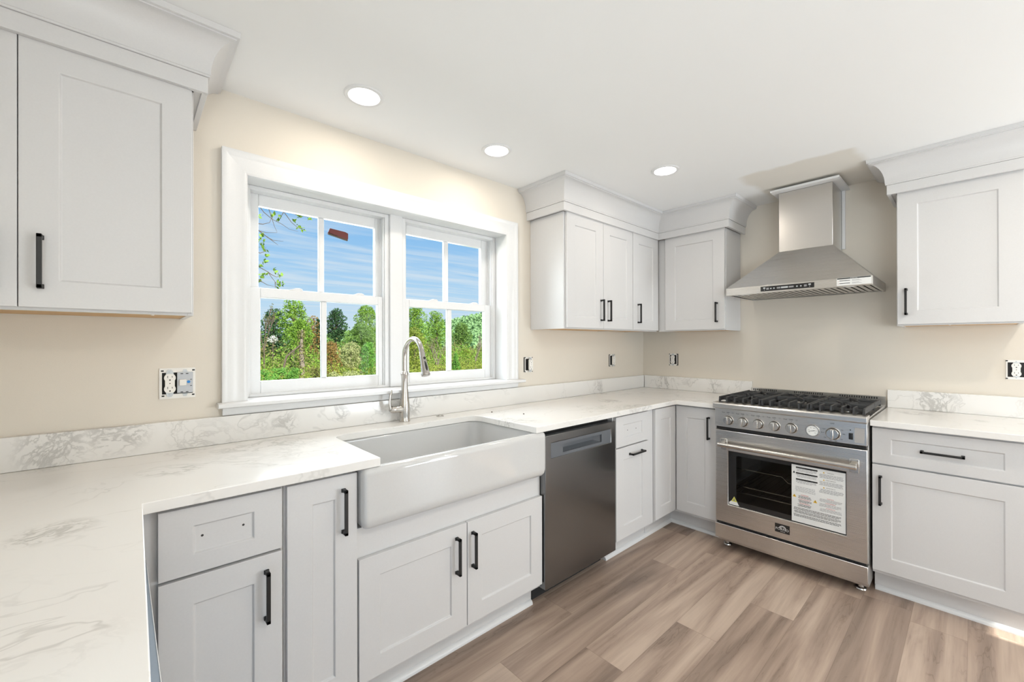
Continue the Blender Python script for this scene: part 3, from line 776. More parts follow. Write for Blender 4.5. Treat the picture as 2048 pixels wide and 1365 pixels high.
# ---------------------------------------------------------------- faucet
f_ = thing('kitchen_faucet', 'brushed nickel pull-down kitchen faucet behind the sink', 'faucet', (-2.440, -.072, CT + .0005))
MB().lathe([(.0001, 0), (.0265, 0), (.0270, .004), (.0255, .012), (.0245, .016), (.0252, .030), (.0262, .060), (.0250, .090), (.0205, .130), (.0170, .170), (.0158, .205), (.0172, .232), (.0195, .240), (.0195, .247), (.0172, .250), (.0172, .254), (.0140, .258), (.0001, .258)], (0, 0, 0), 'z', 36).build('body', 'nickel', f_)
mb = MB()
pts = [(0, 0, .252), (0, 0, .300), (0, 0, .335)]
R_ = .088
for i in range(1, 15):
    a = PI * i / 14 * 0.93
    pts.append((0, -R_ + R_ * math.cos(a), .335 + R_ * math.sin(a)))
mb.tube(pts, .0125, 20).build('spout', 'nickel', f_)
p0 = Vector(pts[-1]); d0 = (Vector(pts[-1]) - Vector(pts[-2])).normalized()
P = lambda k: p0 + d0 * k
sh = MB().tube([P(-.004), P(.002), P(.05), P(.085), P(.100), P(.104), P(.112), P(.115)], [.0128, .0135, .0155, .0190, .0205, .0215, .0215, .018], 24).build('spray_head', 'nickel', f_)
side = Vector((0, 0, 1)) - d0 * d0.z; nrm = Vector((0, -1, 0)) - d0 * (-d0.y); nrm.normalize()
b = MB(); b.tube([P(.030) + nrm * .0125, P(.030) + nrm * .0165], .0065, 14); b.tube([P(.045) + nrm * .012, P(.060) + nrm * .0165, P(.080) + nrm * .0195, P(.092) + nrm * .018], [.004, .0075, .0075, .004], 12, squash=.6)
b.build('spray_button', 'black', sh)
# side valve with curved lever
MB().tube([(-.012, 0, .062), (-.030, 0, .066), (-.052, 0, .066), (-.056, 0, .066)], [.022, .0175, .0175, .016], 24).build('valve_body', 'nickel', f_)
MB().tube([(-.057, 0, .066), (-.068, 0, .067), (-.076, 0, .072)], [.0175, .0172, .0145], 20).build('handle_hub', 'nickel', f_)
MB().tube([(-.074, 0, .070), (-.080, 0, .088), (-.081, .0, .110), (-.078, 0, .135), (-.073, 0, .155), (-.071, 0, .166)], [.012, .010, .0088, .0100, .0088, .004], 18, squash=.62).build('lever', 'nickel', f_)
t = thing('disposal_button', 'small round nickel air button on the counter right of the faucet', 'button', (-2.222, -.064, CT))
MB().lathe([(.0001, 0), (.0215, 0), (.0215, .003), (.018, .005), (.0135, .0055), (.013, .0075), (.0115, .0085), (.0001, .0085)], (0, 0, 0.0004), 'z', 28).build('cap', 'nickel', t)

# ---------------------------------------------------------------- dishwasher
d_ = thing('dishwasher', 'dark stainless dishwasher with pocket handle right of the sink', 'dishwasher', (-1.6815, 0, 0))
MB().box(-.297, .297, -.02, -.575, .10, .868).build('tub_body', 'char', d_)
MB().box(-.300, .300, -.02, -.520, .004, .098).build('toe_panel', 'char', d_)
hx0, hx1, hz0, hz1 = -.166, .166, .757, .800        # pocket
px0, px1, pz0, pz1 = -.2575, .2545, .7405, .818       # handle plate
mb = MB(); a0, a1, b0, b1 = -.2995, .2995, .1015, .8574; yf, yb = -.628, -.578
def holed(mb, O, I, y0, y1, mat=0):
    (u0, u1, w0, w1), (i0, i1, k0, k1) = O, I
    o4 = [(u0, w0), (u1, w0), (u1, w1), (u0, w1)]; i4 = [(i0, k0), (i1, k0), (i1, k1), (i0, k1)]
    V = [(x, y, z) for y in (y0, y1) for q in (o4, i4) for x, z in q]; F = []
    for i in range(4):
        j = (i + 1) % 4
        F += [(i, j, 4 + j, 4 + i), (8 + i, 12 + i, 12 + j, 8 + j), (i, 8 + i, 8 + j, j), (4 + i, 4 + j, 12 + j, 12 + i)]
    return mb.add(V, F, mat)
holed(mb, (a0, a1, b0, b1), (px0, px1, pz0, pz1), yf, yb)
dw = mb.build('door', 'dark_steel', d_, bevel=.0025)
mb = MB(); holed(mb, (px0 + .001, px1 - .001, pz0 + .001, pz1 - .001), (hx0, hx1, hz0, hz1), yf + .0015, yf + .012)
mb.box(hx0 - .003, hx1 + .003, yf + .040, yf + .044, hz0 - .003, hz1 + .006)
mb.add([(hx0, yf + .012, hz0), (hx1, yf + .012, hz0), (hx1 - .012, yf + .042, hz0 + .012), (hx0 + .012, yf + .042, hz0 + .012)], [(0, 1, 2, 3)])
mb.add([(hx1, yf + .012, hz0), (hx1, yf + .012, hz1), (hx1 - .035, yf + .042, hz1), (hx1 - .035, yf + .042, hz0)], [(0, 1, 2, 3)])
mb.add([(hx0, yf + .012, hz0), (hx0, yf + .012, hz1), (hx0 + .035, yf + .042, hz1), (hx0 + .035, yf + .042, hz0)], [(0, 1, 2, 3)])
mb.add([(hx0, yf + .012, hz1), (hx1, yf + .012, hz1), (hx1, yf + .042, hz1 + .004), (hx0, yf + .042, hz1 + .004)], [(0, 1, 2, 3)])
mb.build('pocket_handle', 'dark_plastic', dw)
mb = MB()
for q in (-.28, .279): mb.box(q - .002, q + .002, -.590, -.586, .869, .8835)
mb.box(-.296, .296, -.02, -.56, .869, .876)
mb.build('mounting_bracket', 'zinc', d_)

# ---------------------------------------------------------------- gas range
RY = -1.2975
g = thing('gas_range', 'stainless five-burner gas range with unpeeled stickers', 'range', (0, RY, 0), R_WALL)
hw = .3755
mb = MB()
mb.box(-hw, -hw + .02, -.010, -.655, .045, .898); mb.box(hw - .02, hw, -.010, -.655, .045, .898)
mb.box(-hw + .02, hw - .02, -.010, -.03, .045, .898); mb.box(-hw + .02, hw - .02, -.03, -.655, .045, .17)
mb.box(-hw + .02, hw - .02, -.03, -.655, .76, .898)
mb.box(-hw + .02, -.315, -.03, -.64, .17, .76); mb.box(.315, hw - .02, -.03, -.64, .17, .76)
mb.build('body', 'steel_z', g, bevel=.001)
mb = MB()
mb.box(-.314, -.308, -.08, -.648, .20, .72); mb.box(.308, .314, -.08, -.648, .20, .72); mb.box(-.314, .314, -.08, -.648, .20, .206); mb.box(-.314, .314, -.08, -.648, .714, .72)
mb.box(-.314, .314, -.074, -.08, .20, .72)
for zz in (.33, .45, .57):
    for sx in (-1, 1): mb.tube([(sx * .300, -.10, zz), (sx * .300, -.63, zz)], .004, 8)
mb.build('oven_cavity', 'oven', g)
def rack(z, drop):
    mb = MB()
    fr = [(-.295, -.62, z), (.0 - .04, -.62, z), (-.02, -.62, z - drop), (.20, -.62, z - drop), (.295, -.62, z - drop)] if drop else [(-.295, -.62, z), (.295, -.62, z)]
    mb.tube(fr, .004, 8); mb.tube([(-.295, -.12, z), (.295, -.12, z)], .004, 8); mb.tube([(-.295, -.62, z), (-.295, -.12, z)], .004, 8); mb.tube([(.295, -.62, z - drop), (.295, -.12, z - drop)], .004, 8)
    for i in range(15):
        u = -.27 + .54 * i / 14; mb.tube([(u, -.615, z - .003), (u, -.12, z - .003)], .0022, 6)
    mb.build('oven_rack', 'steel_s', g)
rack(.365, 0); rack(.405, 0)
mb = MB().tube([(-.295, -.635, .52), (-.02, -.635, .52), (.01, -.635, .49), (.295, -.635, .49)], .003, 8)
mb.build('oven_rack', 'steel_s', g)
# cooktop pan and front rail
MB().prism([(-.655, .8985), (-.655, .922), (-.02, .928), (-.02, .8985)], lambda a, b, h: (h, a, b), -hw, hw).build('cooktop', 'steel_y', g, bevel=.002)
MB().box(-.345, .345, -.085, -.62, .9275, .9305).build('burner_pan', 'enamel', g, bevel=.003)
MB().prism([(-.640, .9005), (-.722, .9005), (-.7285, .906), (-.7285, .928), (-.722, .936), (-.712, .9375), (-.640, .9375)], lambda a, b, h: (h, a, b), -.3805, .3785).build('front_rail', 'steel_y', g, bevel=.0015)
cpn = MB().box(-.3765, .3765, -.640, -.705, .784, .8995).build('control_panel', 'steel_y', g, bevel=.002)
K = lambda wy: -(wy - RY)      # world y -> local u
for wy in (-1.004, -1.088, -1.174, -1.259, -1.343):
    u = K(wy); mb = MB()
    for s, dx, sz in (('Push', -.030, .0095), ('OFF', -.002, .0105)):
        mb.text(s, sz, lambda a, b, u=u, dx=dx: (u + dx + a, -.7057, .8755 + b), 0)
    mb.lathe([(.0001, -.0004), (.0016, -.0004), (.0016, .0003), (.0001, .0003)], (u, -.7055, .8665), '-y', 8)
    mb.box(u + .022, u + .029, -.7057, -.705, .873, .8735); mb.box(u + .022, u + .029, -.7057, -.705, .8785, .879); mb.box(u + .022, u + .0225, -.7057, -.705, .873, .879); mb.box(u + .0285, u + .029, -.7057, -.705, .873, .879)
    mb.build('lettering', 'ink', cpn, fix=False, smooth=False)
u = K(-1.534)
def letter(tx, size, dx, z):
    MB().text(tx, size, lambda a, b: (u + dx + a, -.7057, z + b)).build('lettering', 'ink', cpn, fix=False, smooth=False)
letter('OFF', .0105, -.003, .881)
for ang, tx in ((35, '250'), (5, '300'), (-40, '350'), (-75, '400'), (-105, '450'), (-140, '500'), (180, 'Broil'), (150, 'Light')):
    q = math.radians(ang); letter(tx, .0075, math.cos(q) * .046, .828 + math.sin(q) * .040)
MB().lathe([(.0001, -.0004), (.003, -.0004), (.003, .0003), (.0001, .0003)], (K(-1.607), -.7055, .858), '-y', 12).build('lamp_symbol', 'ink', cpn)
def knob(u, z, r, flip=False):
    k = MB().lathe([(.0001, 0), (r * 1.22, 0), (r * 1.22, .003), (r * 1.10, .006), (r * .98, .006), (r * .98, .020), (r * .90, .026), (.0001, .026)], (u, -.705, z), '-y', 36).build('knob', 'steel_s', g)
    MB().box(u - r * .20, u + r * .20, -.731, -.742, z - r * .92, z + r * .92).build('grip', 'steel_s', k, bevel=.002)
    MB().lathe([(r * 1.0, .0062), (r * 1.10, .0062), (r * 1.10, .0075), (r * 1.0, .0075)], (u, -.705, z), '-y', 36).build('collar', 'ink', k)
    return k
for wy in (-1.004, -1.088, -1.174, -1.259, -1.343): knob(K(wy), .829, .0250)
knob(K(-1.534), .828, .0275)
# thermometer
u = K(-1.4425)
k = MB().lathe([(.0001, 0), (.033, 0), (.033, .006), (.031, .008), (.0275, .008), (.0272, .006), (.0001, .006)], (u, -.705, .830), '-y', 40).build('thermometer', 'steel_s', g)
MB().lathe([(.0001, .0062), (.0270, .0062), (.0270, .0066), (.0001, .0066)], (u, -.705, .830), '-y', 40).build('dial_face', 'paper', k)
mb = MB()
for i in range(25):
    q = math.radians(225 - 270 * i / 24); rr = (.0225 if i % 4 else .0205)
    p = lambda r_, off: (u + math.cos(q) * r_ - math.sin(q) * off, -.7122, .830 + math.sin(q) * r_ + math.cos(q) * off)
    mb.add([p(rr, -.0003), p(.0250, -.0003), p(.0250, .0003), p(rr, .0003)], [(0, 1, 2, 3)])
q = math.radians(12); p = lambda r_, off: (u + math.cos(q) * r_ - math.sin(q) * off, -.7125, .830 + math.sin(q) * r_ + math.cos(q) * off)
mb.add([p(-.019, -.0006), p(.012, -.0016), p(.012, .0016), p(-.019, .0006)], [(0, 1, 2, 3)])
for tx, ang in (('100', 210), ('200', 165), ('300', 115), ('400', 60), ('500', 5), ('600', -35)):
    mb.text(tx, .0055, lambda a, b, q=math.radians(ang): (u + math.cos(q) * .0165 + a, -.7122, .830 + math.sin(q) * .0165 + b))
mb.build('dial_marks', 'ink', k, fix=False, smooth=False)
k = MB().box(K(-1.609) - .0085, K(-1.609) + .0085, -.705, -.709, .809, .842).build('light_switch', 'black', g, bevel=.001)
MB().box(K(-1.609) - .006, K(-1.609) + .006, -.709, -.7115, .813, .838).build('rocker', 'enamel', k, bevel=.001)
MB().box(K(-1.624), K(-1.664), -.7052, -.7058, .796, .872).build('protective_film', plain('clear_film', (0.50, 0.49, 0.48), 0.5, 0.7), cpn)
# oven door: steel frame around the window
mb = MB(); holed(mb, (-.3745, .3765, .1796, .7625), (K(-.9985), K(-1.5885), .297, .6355), -.7004, -.664)
od = mb.build('oven_door', 'steel_y', g, bevel=.003)
wu0, wu1, wz0, wz1 = K(-.9985), K(-1.5885), .297, .6355
mb = MB().box(wu0 - .004, wu1 + .004, -.690, -.684, wz0 - .004, wz1 + .004)
mb.build('window_glass', 'oven_glass', od, smooth=False)
mb = MB(); holed(mb, (wu0 - .002, wu1 + .002, wz0 - .002, wz1 + .002), (wu0 + .045, wu1 - .045, wz0 + .030, wz1 - .025), -.6905, -.6900)
mb.build('window_border', 'enamel', od)
mb = MB(); hz = .679
mb.tube([(K(-.958), -.757, hz), (K(-1.640), -.757, hz)], .0135, 28)
for wy in (-.975, -1.622):
    mb.box(K(wy) - .020, K(wy) + .020, -.7004, -.706, hz - .040, hz + .030); mb.box(K(wy) - .013, K(wy) + .013, -.705, -.757, hz - .013, hz + .013)
mb.build('handle', 'steel_s', od, bevel=.002)
# warning sheet on the glass
def tri(mb, u, z, s, y, mat, bang):
    mb.add([(u - s, y, z - s * .8), (u + s, y, z - s * .8), (u, y, z + s * .95)], [(0, 1, 2)], mat)
    mb.box(u - s * .10, u + s * .10, y - .0002, y, z - s * .30, z + s * .40, bang); mb.box(u - s * .10, u + s * .10, y - .0002, y, z - s * .60, z - s * .42, bang)
ku0, ku1, kz0, kz1 = K(-1.340), K(-1.5845), .302, .6225
mb = MB().box(ku0, ku1, -.6905, -.6925, kz0, kz1, 0)
sw, shh = ku1 - ku0, kz1 - kz0; yS = -.6929
def q(a, b): return ku0 + a * sw, kz1 - b * shh
def bar(a0, a1, b0, b1, mat): mb.box(ku0 + a0 * sw, ku0 + a1 * sw, yS, yS + .0003, kz1 - b1 * shh, kz1 - b0 * shh, mat)
def ttl(s, a, b, size, mat):
    x, z = q(a, b); mb.text(s, size, lambda p_, r_: (x + p_, yS - .0003, z + r_), mat)
rs = random.Random(3)
def rows(a0, a1, b0, n_, step, mat, wt):
    for i in range(n_):
        a = a0 + rs.uniform(0, .03); end = a1 - rs.uniform(0, .12 if i == n_ - 1 else .03)
        while a < end:
            L = rs.uniform(.025, .075); bar(a, min(a + L, end), b0 + i * step, b0 + i * step + wt, mat); a += L + .008
for b0, s in ((.030, 'WARNING'), (.128, 'AVERTISSEMENT'), (.235, 'ADVERTENCIA')):
    bar(.085, .50, b0, b0 + .024, 1); bar(.235, .40, b0 + .003, b0 + .021, 0)
    ttl(s, .318, b0 + .012, .0058, 1); rows(.085, .50, b0 + .030, 4, .0135, 2, .005)
x, z = q(.048, .128); mb.add([(x - .006, yS, z - .006), (x + .006, yS, z - .006), (x, yS, z + .007)], [(0, 1, 2)], 1)
rows(.06, .47, .375, 6, .016, 2, .005)
for a, b in ((.055, .545), (.455, .575)):
    x, z = q(a, b); tri(mb, x, z, .0095, yS, 4, 1)
for b, s in ((.515, 'WARNING'), (.590, 'AVERTISSEMENT'), (.662, 'ADVERTENCIA')):
    ttl(s, .255, b, .0075, 3); rows(.115, .40, b + .018, 3, .0150, 1, .0065)
for b, s in ((.050, 'WARNING'), (.175, 'AVERTISSEMENT'), (.305, 'ADVERTENCIA')):
    ttl(s, .74, b, .0062, 1); rows(.525, .97, b + .028, 5, .0145, 2, .006); x, z = q(.665 - .05, b); tri(mb, x, z, .0045, yS, 4, 1)
for b, s in ((.485, 'WARNING'), (.565, 'AVERTISSEMENT'), (.650, 'ADVERTENCIA')):
    ttl(s, .735, b, .0062, 3); rows(.525, .95, b + .016, 4, .0135, 2, .005)
for b in (.745, .800, .862): rows(.035, .93, b, 3, .0165, 1, .0068)
mb.build('warning_sticker', ['paper', 'ink', 'grey_ink', 'red_ink', 'yellow'], od, fix=False, smooth=False)['label'] = 'large white printed warning sheet on the oven glass'
x, z = K(-1.028), .322
mb = MB().add([(x - .027, -.6906, z - .022), (x + .032, -.6906, z - .022), (x + .018, -.6906, z + .004), (x + .003, -.6906, z + .032), (x - .012, -.6906, z + .004), (x - .027, -.6906, z - .010)], [(0, 1, 2, 3, 4, 5)], 0)
mb.add([(x - .014, -.6908, z - .001), (x + .020, -.6908, z - .001), (x + .003, -.6908, z + .031)], [(0, 1, 2)], 1)
mb.add([(x - .004, -.6910, z + .004), (x + .010, -.6910, z + .004), (x + .003, -.6910, z + .018)], [(0, 1, 2)], 2)
mb.build('caution_sticker', ['paper', 'lime', 'grey_ink'], od, fix=False, smooth=False)['label'] = 'small triangular yellow caution sticker'
# maker's plate
lx, lz = K(-1.295), .2405
mb = MB().box(lx - .037, lx + .037, -.7004, -.7030, lz - .0245, lz + .0245, 0)
for rr, wd in ((.0155, .0028), (.0105, .0022)):
    for i in range(14):
        a0, a1 = PI * (.06 + .88 * i / 14), PI * (.06 + .88 * (i + 1) / 14)
        c_ = lambda r_, a_: (lx + .002 + math.cos(a_) * r_, -.7034, lz - .001 + math.sin(a_) * r_)
        mb.add([c_(rr, a0), c_(rr, a1), c_(rr + wd, a1), c_(rr + wd, a0)], [(0, 1, 2, 3)], 1)
mb.text('FORNO', .0190, lambda a, b: (lx + a * 1.02, -.7036, lz - .0040 + b), 1)
mb.text('MILANO', .0062, lambda a, b: (lx + .003 + a, -.7036, lz - .0165 + b), 1)
mb.build('logo_plate', ['enamel', 'paper'], od, fix=False, smooth=False)['label'] = 'black plate with silver arch and lettering'
MB().box(-.3765, .3785, -.660, -.705, .0755, .1665).build('drawer_panel', 'steel_y', g, bevel=.003)
MB().box(-.365, .365, -.600, -.690, .160, .790).build('recess', 'char', g) if False else None
for z0_, z1_ in ((.7655, .7830), (.1675, .1785)): MB().box(-.370, .370, -.645, -.690, z0_, z1_).build('gap_strip', 'char', g)
for u in (-.34, .335):
    for y in (-.598, -.08):
        MB().lathe([(.0001, 0), (.024, 0), (.026, .004), (.024, .010), (.014, .014), (.012, .045), (.0001, .045)], (u, y, 0.0005), 'z', 20).build('leg', 'steel_s', g)
# rear vent trim
mb = MB().box(-.3755, .3755, -.0225, -.0385, .898, .980, 0)
for s0, s1 in ((-.365, -.195), (-.105, .075), (.150, .355)):
    nn = int((s1 - s0) / .0122)
    for i in range(nn): mb.box(s0 + .0122 * i, s0 + .0122 * i + .0062, -.0383, -.0392, .962, .975, 1)
mb.build('rear_vent_trim', ['steel_y', 'char'], g)
# burners
for u, y, r in ((-.235, -.22, .036), (-.235, -.48, .045), (0, -.35, .055), (.235, -.22, .045), (.235, -.48, .036)):
    bz = MB().lathe([(.0001, 0), (r * 1.25, 0), (r * 1.25, .004), (r * 1.05, .009), (r * .95, .016), (.0001, .016)], (u, y, .9308), 'z', 28).build('burner', 'steel_s', g)
    MB().lathe([(.0001, .0), (r * .95, 0), (r * .97, .005), (r * .85, .008), (.0001, .008)], (u, y, .9470), 'z', 28).build('burner_cap', 'enamel', bz)
# cast-iron grates: three side by side
def grate(u0, u1, double):
    mb = MB(); zt, zb = .9705, .9440; th = .0055; y0, y1 = -.672, -.135
    def plate(a, b, ht=zt, hb=zb, t=th):
        a, b = Vector(a), Vector(b); d = (b - a).normalized(); n_ = Vector((-d.y, d.x)) * t
        V = [(*(a + n_), hb), (*(a - n_), hb), (*(b - n_), hb), (*(b + n_), hb), (*(a + n_ * .7), ht), (*(a - n_ * .7), ht), (*(b - n_ * .7), ht), (*(b + n_ * .7), ht)]
        mb.add(V, [(0, 1, 2, 3), (4, 7, 6, 5), (0, 4, 5, 1), (1, 5, 6, 2), (2, 6, 7, 3), (3, 7, 4, 0)])
    um = (u0 + u1) / 2
    for u in (u0 + th, u1 - th): plate((u, y0), (u, y1))
    plate((u0, -.372), (u1, -.372))
    for yy in (y1 + .006,): plate((u0, yy), (u1, yy), zt - .006)
    plate((u0, y0 + .055), (u1, y0 + .055), zt - .012)
    # front and back fingers, each with its own foot
    for i in range(1, 5):
        u = u0 + (u1 - u0) * i / 5
        plate((u, y0), (u, y0 + .10 + (.06 if i in (2, 3) else 0)), zt, zb - .010 if i in (1, 4) else zb)
        plate((u, y1), (u, y1 - .08 - (.05 if i in (2, 3) else 0)))
    for cy in ((-.48, -.22) if double else (-.35,)):
        for k in range(8):
            a = PI / 8 + k * PI / 4; r0, r1 = .032, .105
            p0_ = Vector((um + math.cos(a) * r0, cy + math.sin(a) * r0)); p1_ = Vector((max(u0 + .008, min(u1 - .008, um + math.cos(a) * r1 * 1.15)), cy + math.sin(a) * r1))
            plate(p0_, p1_)
    for u in (u0 + .006, u1 - .006):
        for yy in (y0 + .006, y1 - .006, -.372): mb.box(u - .006, u + .006, yy - .006, yy + .006, .9312 if yy > -.63 else .9385, zb + .004)
    mb.build('grate', 'iron', g, bevel=.0012)
grate(-.366, -.124, True); grate(-.121, .121, False); grate(.124, .366, True)

# ---------------------------------------------------------------- range hood
h_ = thing('range_hood', 'stainless pyramid chimney hood on the wall over the range', 'hood', (0, -1.2935, 1.632), R_WALL)
HK = lambda wy: -(wy + 1.2935)
hd = .498; hwid = .379
mb = MB()
L0, L1 = 0.0, .0495
V = [(-hwid, -.002, L1), (hwid, -.002, L1), (hwid, -hd, L1), (-hwid, -hd, L1)]
tu0, tu1 = HK(-1.164), HK(-1.4575)
T_ = [(tu0, -.002, .287), (tu1, -.002, .287), (tu1, -.272, .287), (tu0, -.272, .287)]
mb.add(V + T_, [(0, 1, 5, 4), (1, 2, 6, 5), (2, 3, 7, 6), (3, 0, 4, 7), (4, 5, 6, 7)])
mb.build('canopy', 'steel_y', h_, bevel=.0015)
mb = MB(); 
mb.box(-hwid, hwid, -hd, -hd + .012, L0, L1); mb.box(-hwid, -hwid + .012, -hd + .012, -.002, L0, L1); mb.box(hwid - .012, hwid, -hd + .012, -.002, L0, L1); mb.box(-hwid + .012, hwid - .012, -.002, -.012, L0, L1)
mb.box(-hwid + .012, hwid - .012, -hd + .012, -hd + .050, .002, .006)
lip = mb.build('lip', 'steel_y', h_, bevel=.0012)
mb = MB(); nb = 24
mb.box(-hwid + .012, hwid - .012, -hd + .05, -.012, .030, .034, 1)
for i in range(nb):
    u = -.345 + .69 * i / (nb - 1)
    mb.prism([(-.0105, .0), (.0105, .0), (.0105, .010), (-.0105, .010)], lambda a, b, hh, u=u: (u + a, hh, .004 + b), -hd + .054, -.05, 0)
mb.build('baffle_filter', ['steel_s', 'char'], h_)
for u in (-.27, .27): MB().lathe([(.0001, 0), (.026, 0), (.028, .003), (.0001, .003)], (u, -hd + .031, -.0005), 'z', 24).build('hood_lamp', 'paper', h_)
cu0, cu1 = HK(-1.150 - .0), HK(-1.301)
ya = -hd - .0006
# touch panel: from the photograph between u = 0.215 .. of the lip
pu0, pu1 = -.380 + .757 * .278, -.380 + .757 * .655
mb = MB().box(pu0, pu1, -hd, -hd - .0012, .010, .040, 0)
zc = .025; w_ = pu1 - pu0
for fr_, k in ((.075, 'l'), (.14, 'r'), (.205, 'o'), (.265, 'o'), (.695, 'o'), (.765, 'o'), (.845, 'r'), (.92, 'l')):
    uu = pu0 + w_ * fr_
    if k == 'o': mb.lathe([(.0001, 0), (.0042, 0), (.0042, .0004), (.0001, .0004)], (uu, -hd - .0012, zc), '-y', 14, 1)
    elif k == 'r': mb.box(uu - .007, uu + .007, -hd - .0012, -hd - .0016, zc - .006, zc + .006, 2)
    else: mb.box(uu - .006, uu + .006, -hd - .0012, -hd - .0016, zc + .001, zc + .009, 1); mb.box(uu - .0012, uu + .0012, -hd - .0012, -hd - .0016, zc - .009, zc - .004, 1)
for a, b, m in ((.32, .39, 2), (.40, .53, 1), (.545, .635, 2)): mb.box(pu0 + w_ * a, pu0 + w_ * b, -hd - .0012, -hd - .0016, zc - .0045, zc + .0055, m)
mb.build('control_strip', ['enamel', 'zinc', 'grey_ink'], h_)
# label on the lip
su0, su1 = .222, .3745
mb = MB().box(su0, su1, -hd, -hd - .0008, .006, .0485, 0)
mb.box(su0 + .002, su1 - .003, -hd - .0008, -hd - .0011, .0415, .0475, 1)
mb.text('ATTENTION', .0055, lambda a, b: ((su0 + su1) / 2 + a, -hd - .0014, .0445 + b), 0)
for z in (.031, .016):
    mb.box(su0 + .012, su0 + .060, -hd - .0008, -hd - .0011, z, z + .0032, 1); mb.box(su0 + .006, su0 + .0085, -hd - .0008, -hd - .0011, z - .001, z + .0015, 3)
    for i in range(3): mb.box(su0 + .068, su0 + .112 - .006 * i, -hd - .0008, -hd - .0011, z - .003 + .0035 * i, z - .0018 + .0035 * i, 2)
mb.build('label_sticker', ['paper', 'ink', 'grey_ink', 'red_ink'], h_, fix=False, smooth=False)['label'] = 'white printed label at the right end of the lip'
MB().box(tu0, tu1, -.270, -.004, .287, .681).build('chimney', 'steel_z', h_, bevel=.003)
o = MB().box(-.326, -.0015, -1.4985, -1.1285, 2.3135, 2.3265).build('cover_board', 'trim', bevel=.001)
tag(o, 'small white board lying on top of the hood chimney against the ceiling', 'board')
o = MB().box(-.014, -.0005, -1.4755, -1.4585, 1.930, 2.313).build('backing_strip', 'trim')
tag(o, 'thin white vertical strip on the wall along the right of the hood chimney', 'strip')

# ---------------------------------------------------------------- uncovered outlets
def lobes():
    p = []
    for c0, a0, a1 in ((.0205, -35, 215), (-.0205, 145, 395)):
        for i in range(15):
            a = math.radians(a0 + (a1 - a0) * i / 14); p.append((math.cos(a) * .0172, c0 + max(-.0145, min(.0145, math.sin(a) * .0172))))
    return p
def receptacle(root, u, decora=False, out=0.0):
    mb = MB()
    if decora: mb.box(u - .0165, u + .0165, -.014 - out, -.002 - out, -.0335, .0335)
    else: mb.prism(lobes(), lambda a, b, h: (u + a, h - out, b), -.012, -.002)
    r = mb.build('receptacle', 'white_pl', root, bevel=.001)
    y = (-.0142 if decora else -.0122) - out
    mb = MB()
    for c0 in (.0205, -.0205):
        mb.box(u - .0075, u - .0058, y, y + .001, c0 + .000, c0 + .0085); mb.box(u + .0058, u + .0075, y, y + .001, c0 + .001, c0 + .0075)
        mb.lathe([(.0001, 0), (.0026, 0), (.0026, .0005), (.0001, .0005)], (u, y + .0003, c0 - .0075), '-y', 12)
    mb.lathe([(.0001, 0), (.0018, 0), (.0018, .0005), (.0001, .0005)], (u, y + .0003, 0), '-y', 10)
    mb.build('slot', 'ink', r, fix=False)
    for s in (1, -1):
        mb = MB()
        mb.prism([(-.012, .033 * s), (.012, .033 * s), (.009, .046 * s), (.005, .051 * s), (-.005, .051 * s), (-.009, .046 * s)], lambda a, b, h: (u + a, h - out, b), -.0035, -.0022)
        mb.lathe([(.0001, 0), (.0032, 0), (.0028, .0015), (.0001, .0018)], (u, -.0035 - out, .0425 * s), '-y', 12)
        mb.build('mounting_strap', 'zinc', root)
def outlet(label, x, y, z, rz, uw=.030, decora=False, out=.0, sidehole=0):
    r = thing('electrical_outlet', label, 'outlet', (x, y, z), rz, 'uncovered outlets in the walls')
    mb = MB(); rect_frame(mb, -uw - .006, uw + .006, -.052, .052, -.004, -.0003, .006, .006, .013, .013)
    mb.build('box_rim', 'white_pl', r)
    mb = MB().box(-uw, uw, -.0018, -.0004, -.0385, .0385)
    for a in (-uw - .003, uw + .003):
        for b in (-.0475, .0475): mb.box(a - .004, a + .004, -.0046, -.004, b - .003, b + .003)
    if sidehole: mb.box(sidehole * .036, sidehole * .044, -.0022, -.0003, -.050, .050)
    mb.build('box_opening', 'char', r)
    receptacle(r, 0, decora, out)
    return r
outlet('uncovered white outlet standing proud of the wall beside the window casing', -1.478, 0, 1.170, 0, decora=True, out=.016, sidehole=-1)
outlet('uncovered white outlet under the two-door wall cabinet, left of the corner', -.497, 0, 1.171, 0, decora=True, out=.010, sidehole=-1)
outlet('uncovered white outlet on the stove wall just right of the corner', 0, -.289, 1.172, R_WALL, out=.006, sidehole=1)
outlet('uncovered white outlet with dark box gaps above the worktop right of the range', 0, -2.193, 1.168, R_WALL)
r = thing('outlet_and_switch', 'uncovered double box with white outlet and grey switch left of the window', 'outlet', (-3.350, 0, 1.166), 0)
mb = MB(); rect_frame(mb, -.054, .054, -.058, .057, -.004, -.0003, .008, .008, .017, .017); mb.build('box_rim', 'white_pl', r)
mb = MB().box(-.046, .046, -.0018, -.0004, -.041, .040)
for a, b in ((-.045, .047), (.048, .0475), (.047, -.047), (-.043, -.047)): mb.box(a - .004, a + .004, -.0046, -.004, b - .0025, b + .0025)
mb.build('box_opening', 'char', r)
receptacle(r, -.0235, False, .004)
sp_ = MB().box(-.002, .046, -.010, -.002, -.038, .041).build('switch_plate', plain('grey_plate', (.50, .52, .55), .5, .3), r, bevel=.0008)
mb = MB()
for a in (.012, .028): mb.box(a - .004, a + .004, -.0106, -.010, -.0365, -.0335); mb.box(a - .004, a + .004, -.0106, -.010, .0335, .0365)
for b in (-.012, .012): mb.box(.037, .043, -.0106, -.010, b - .001, b + .001)
mb.build('slot', 'ink', sp_)
MB().box(.004, .026, -.016, -.010, -.010, .013).build('toggle', 'white_pl', sp_, bevel=.002)
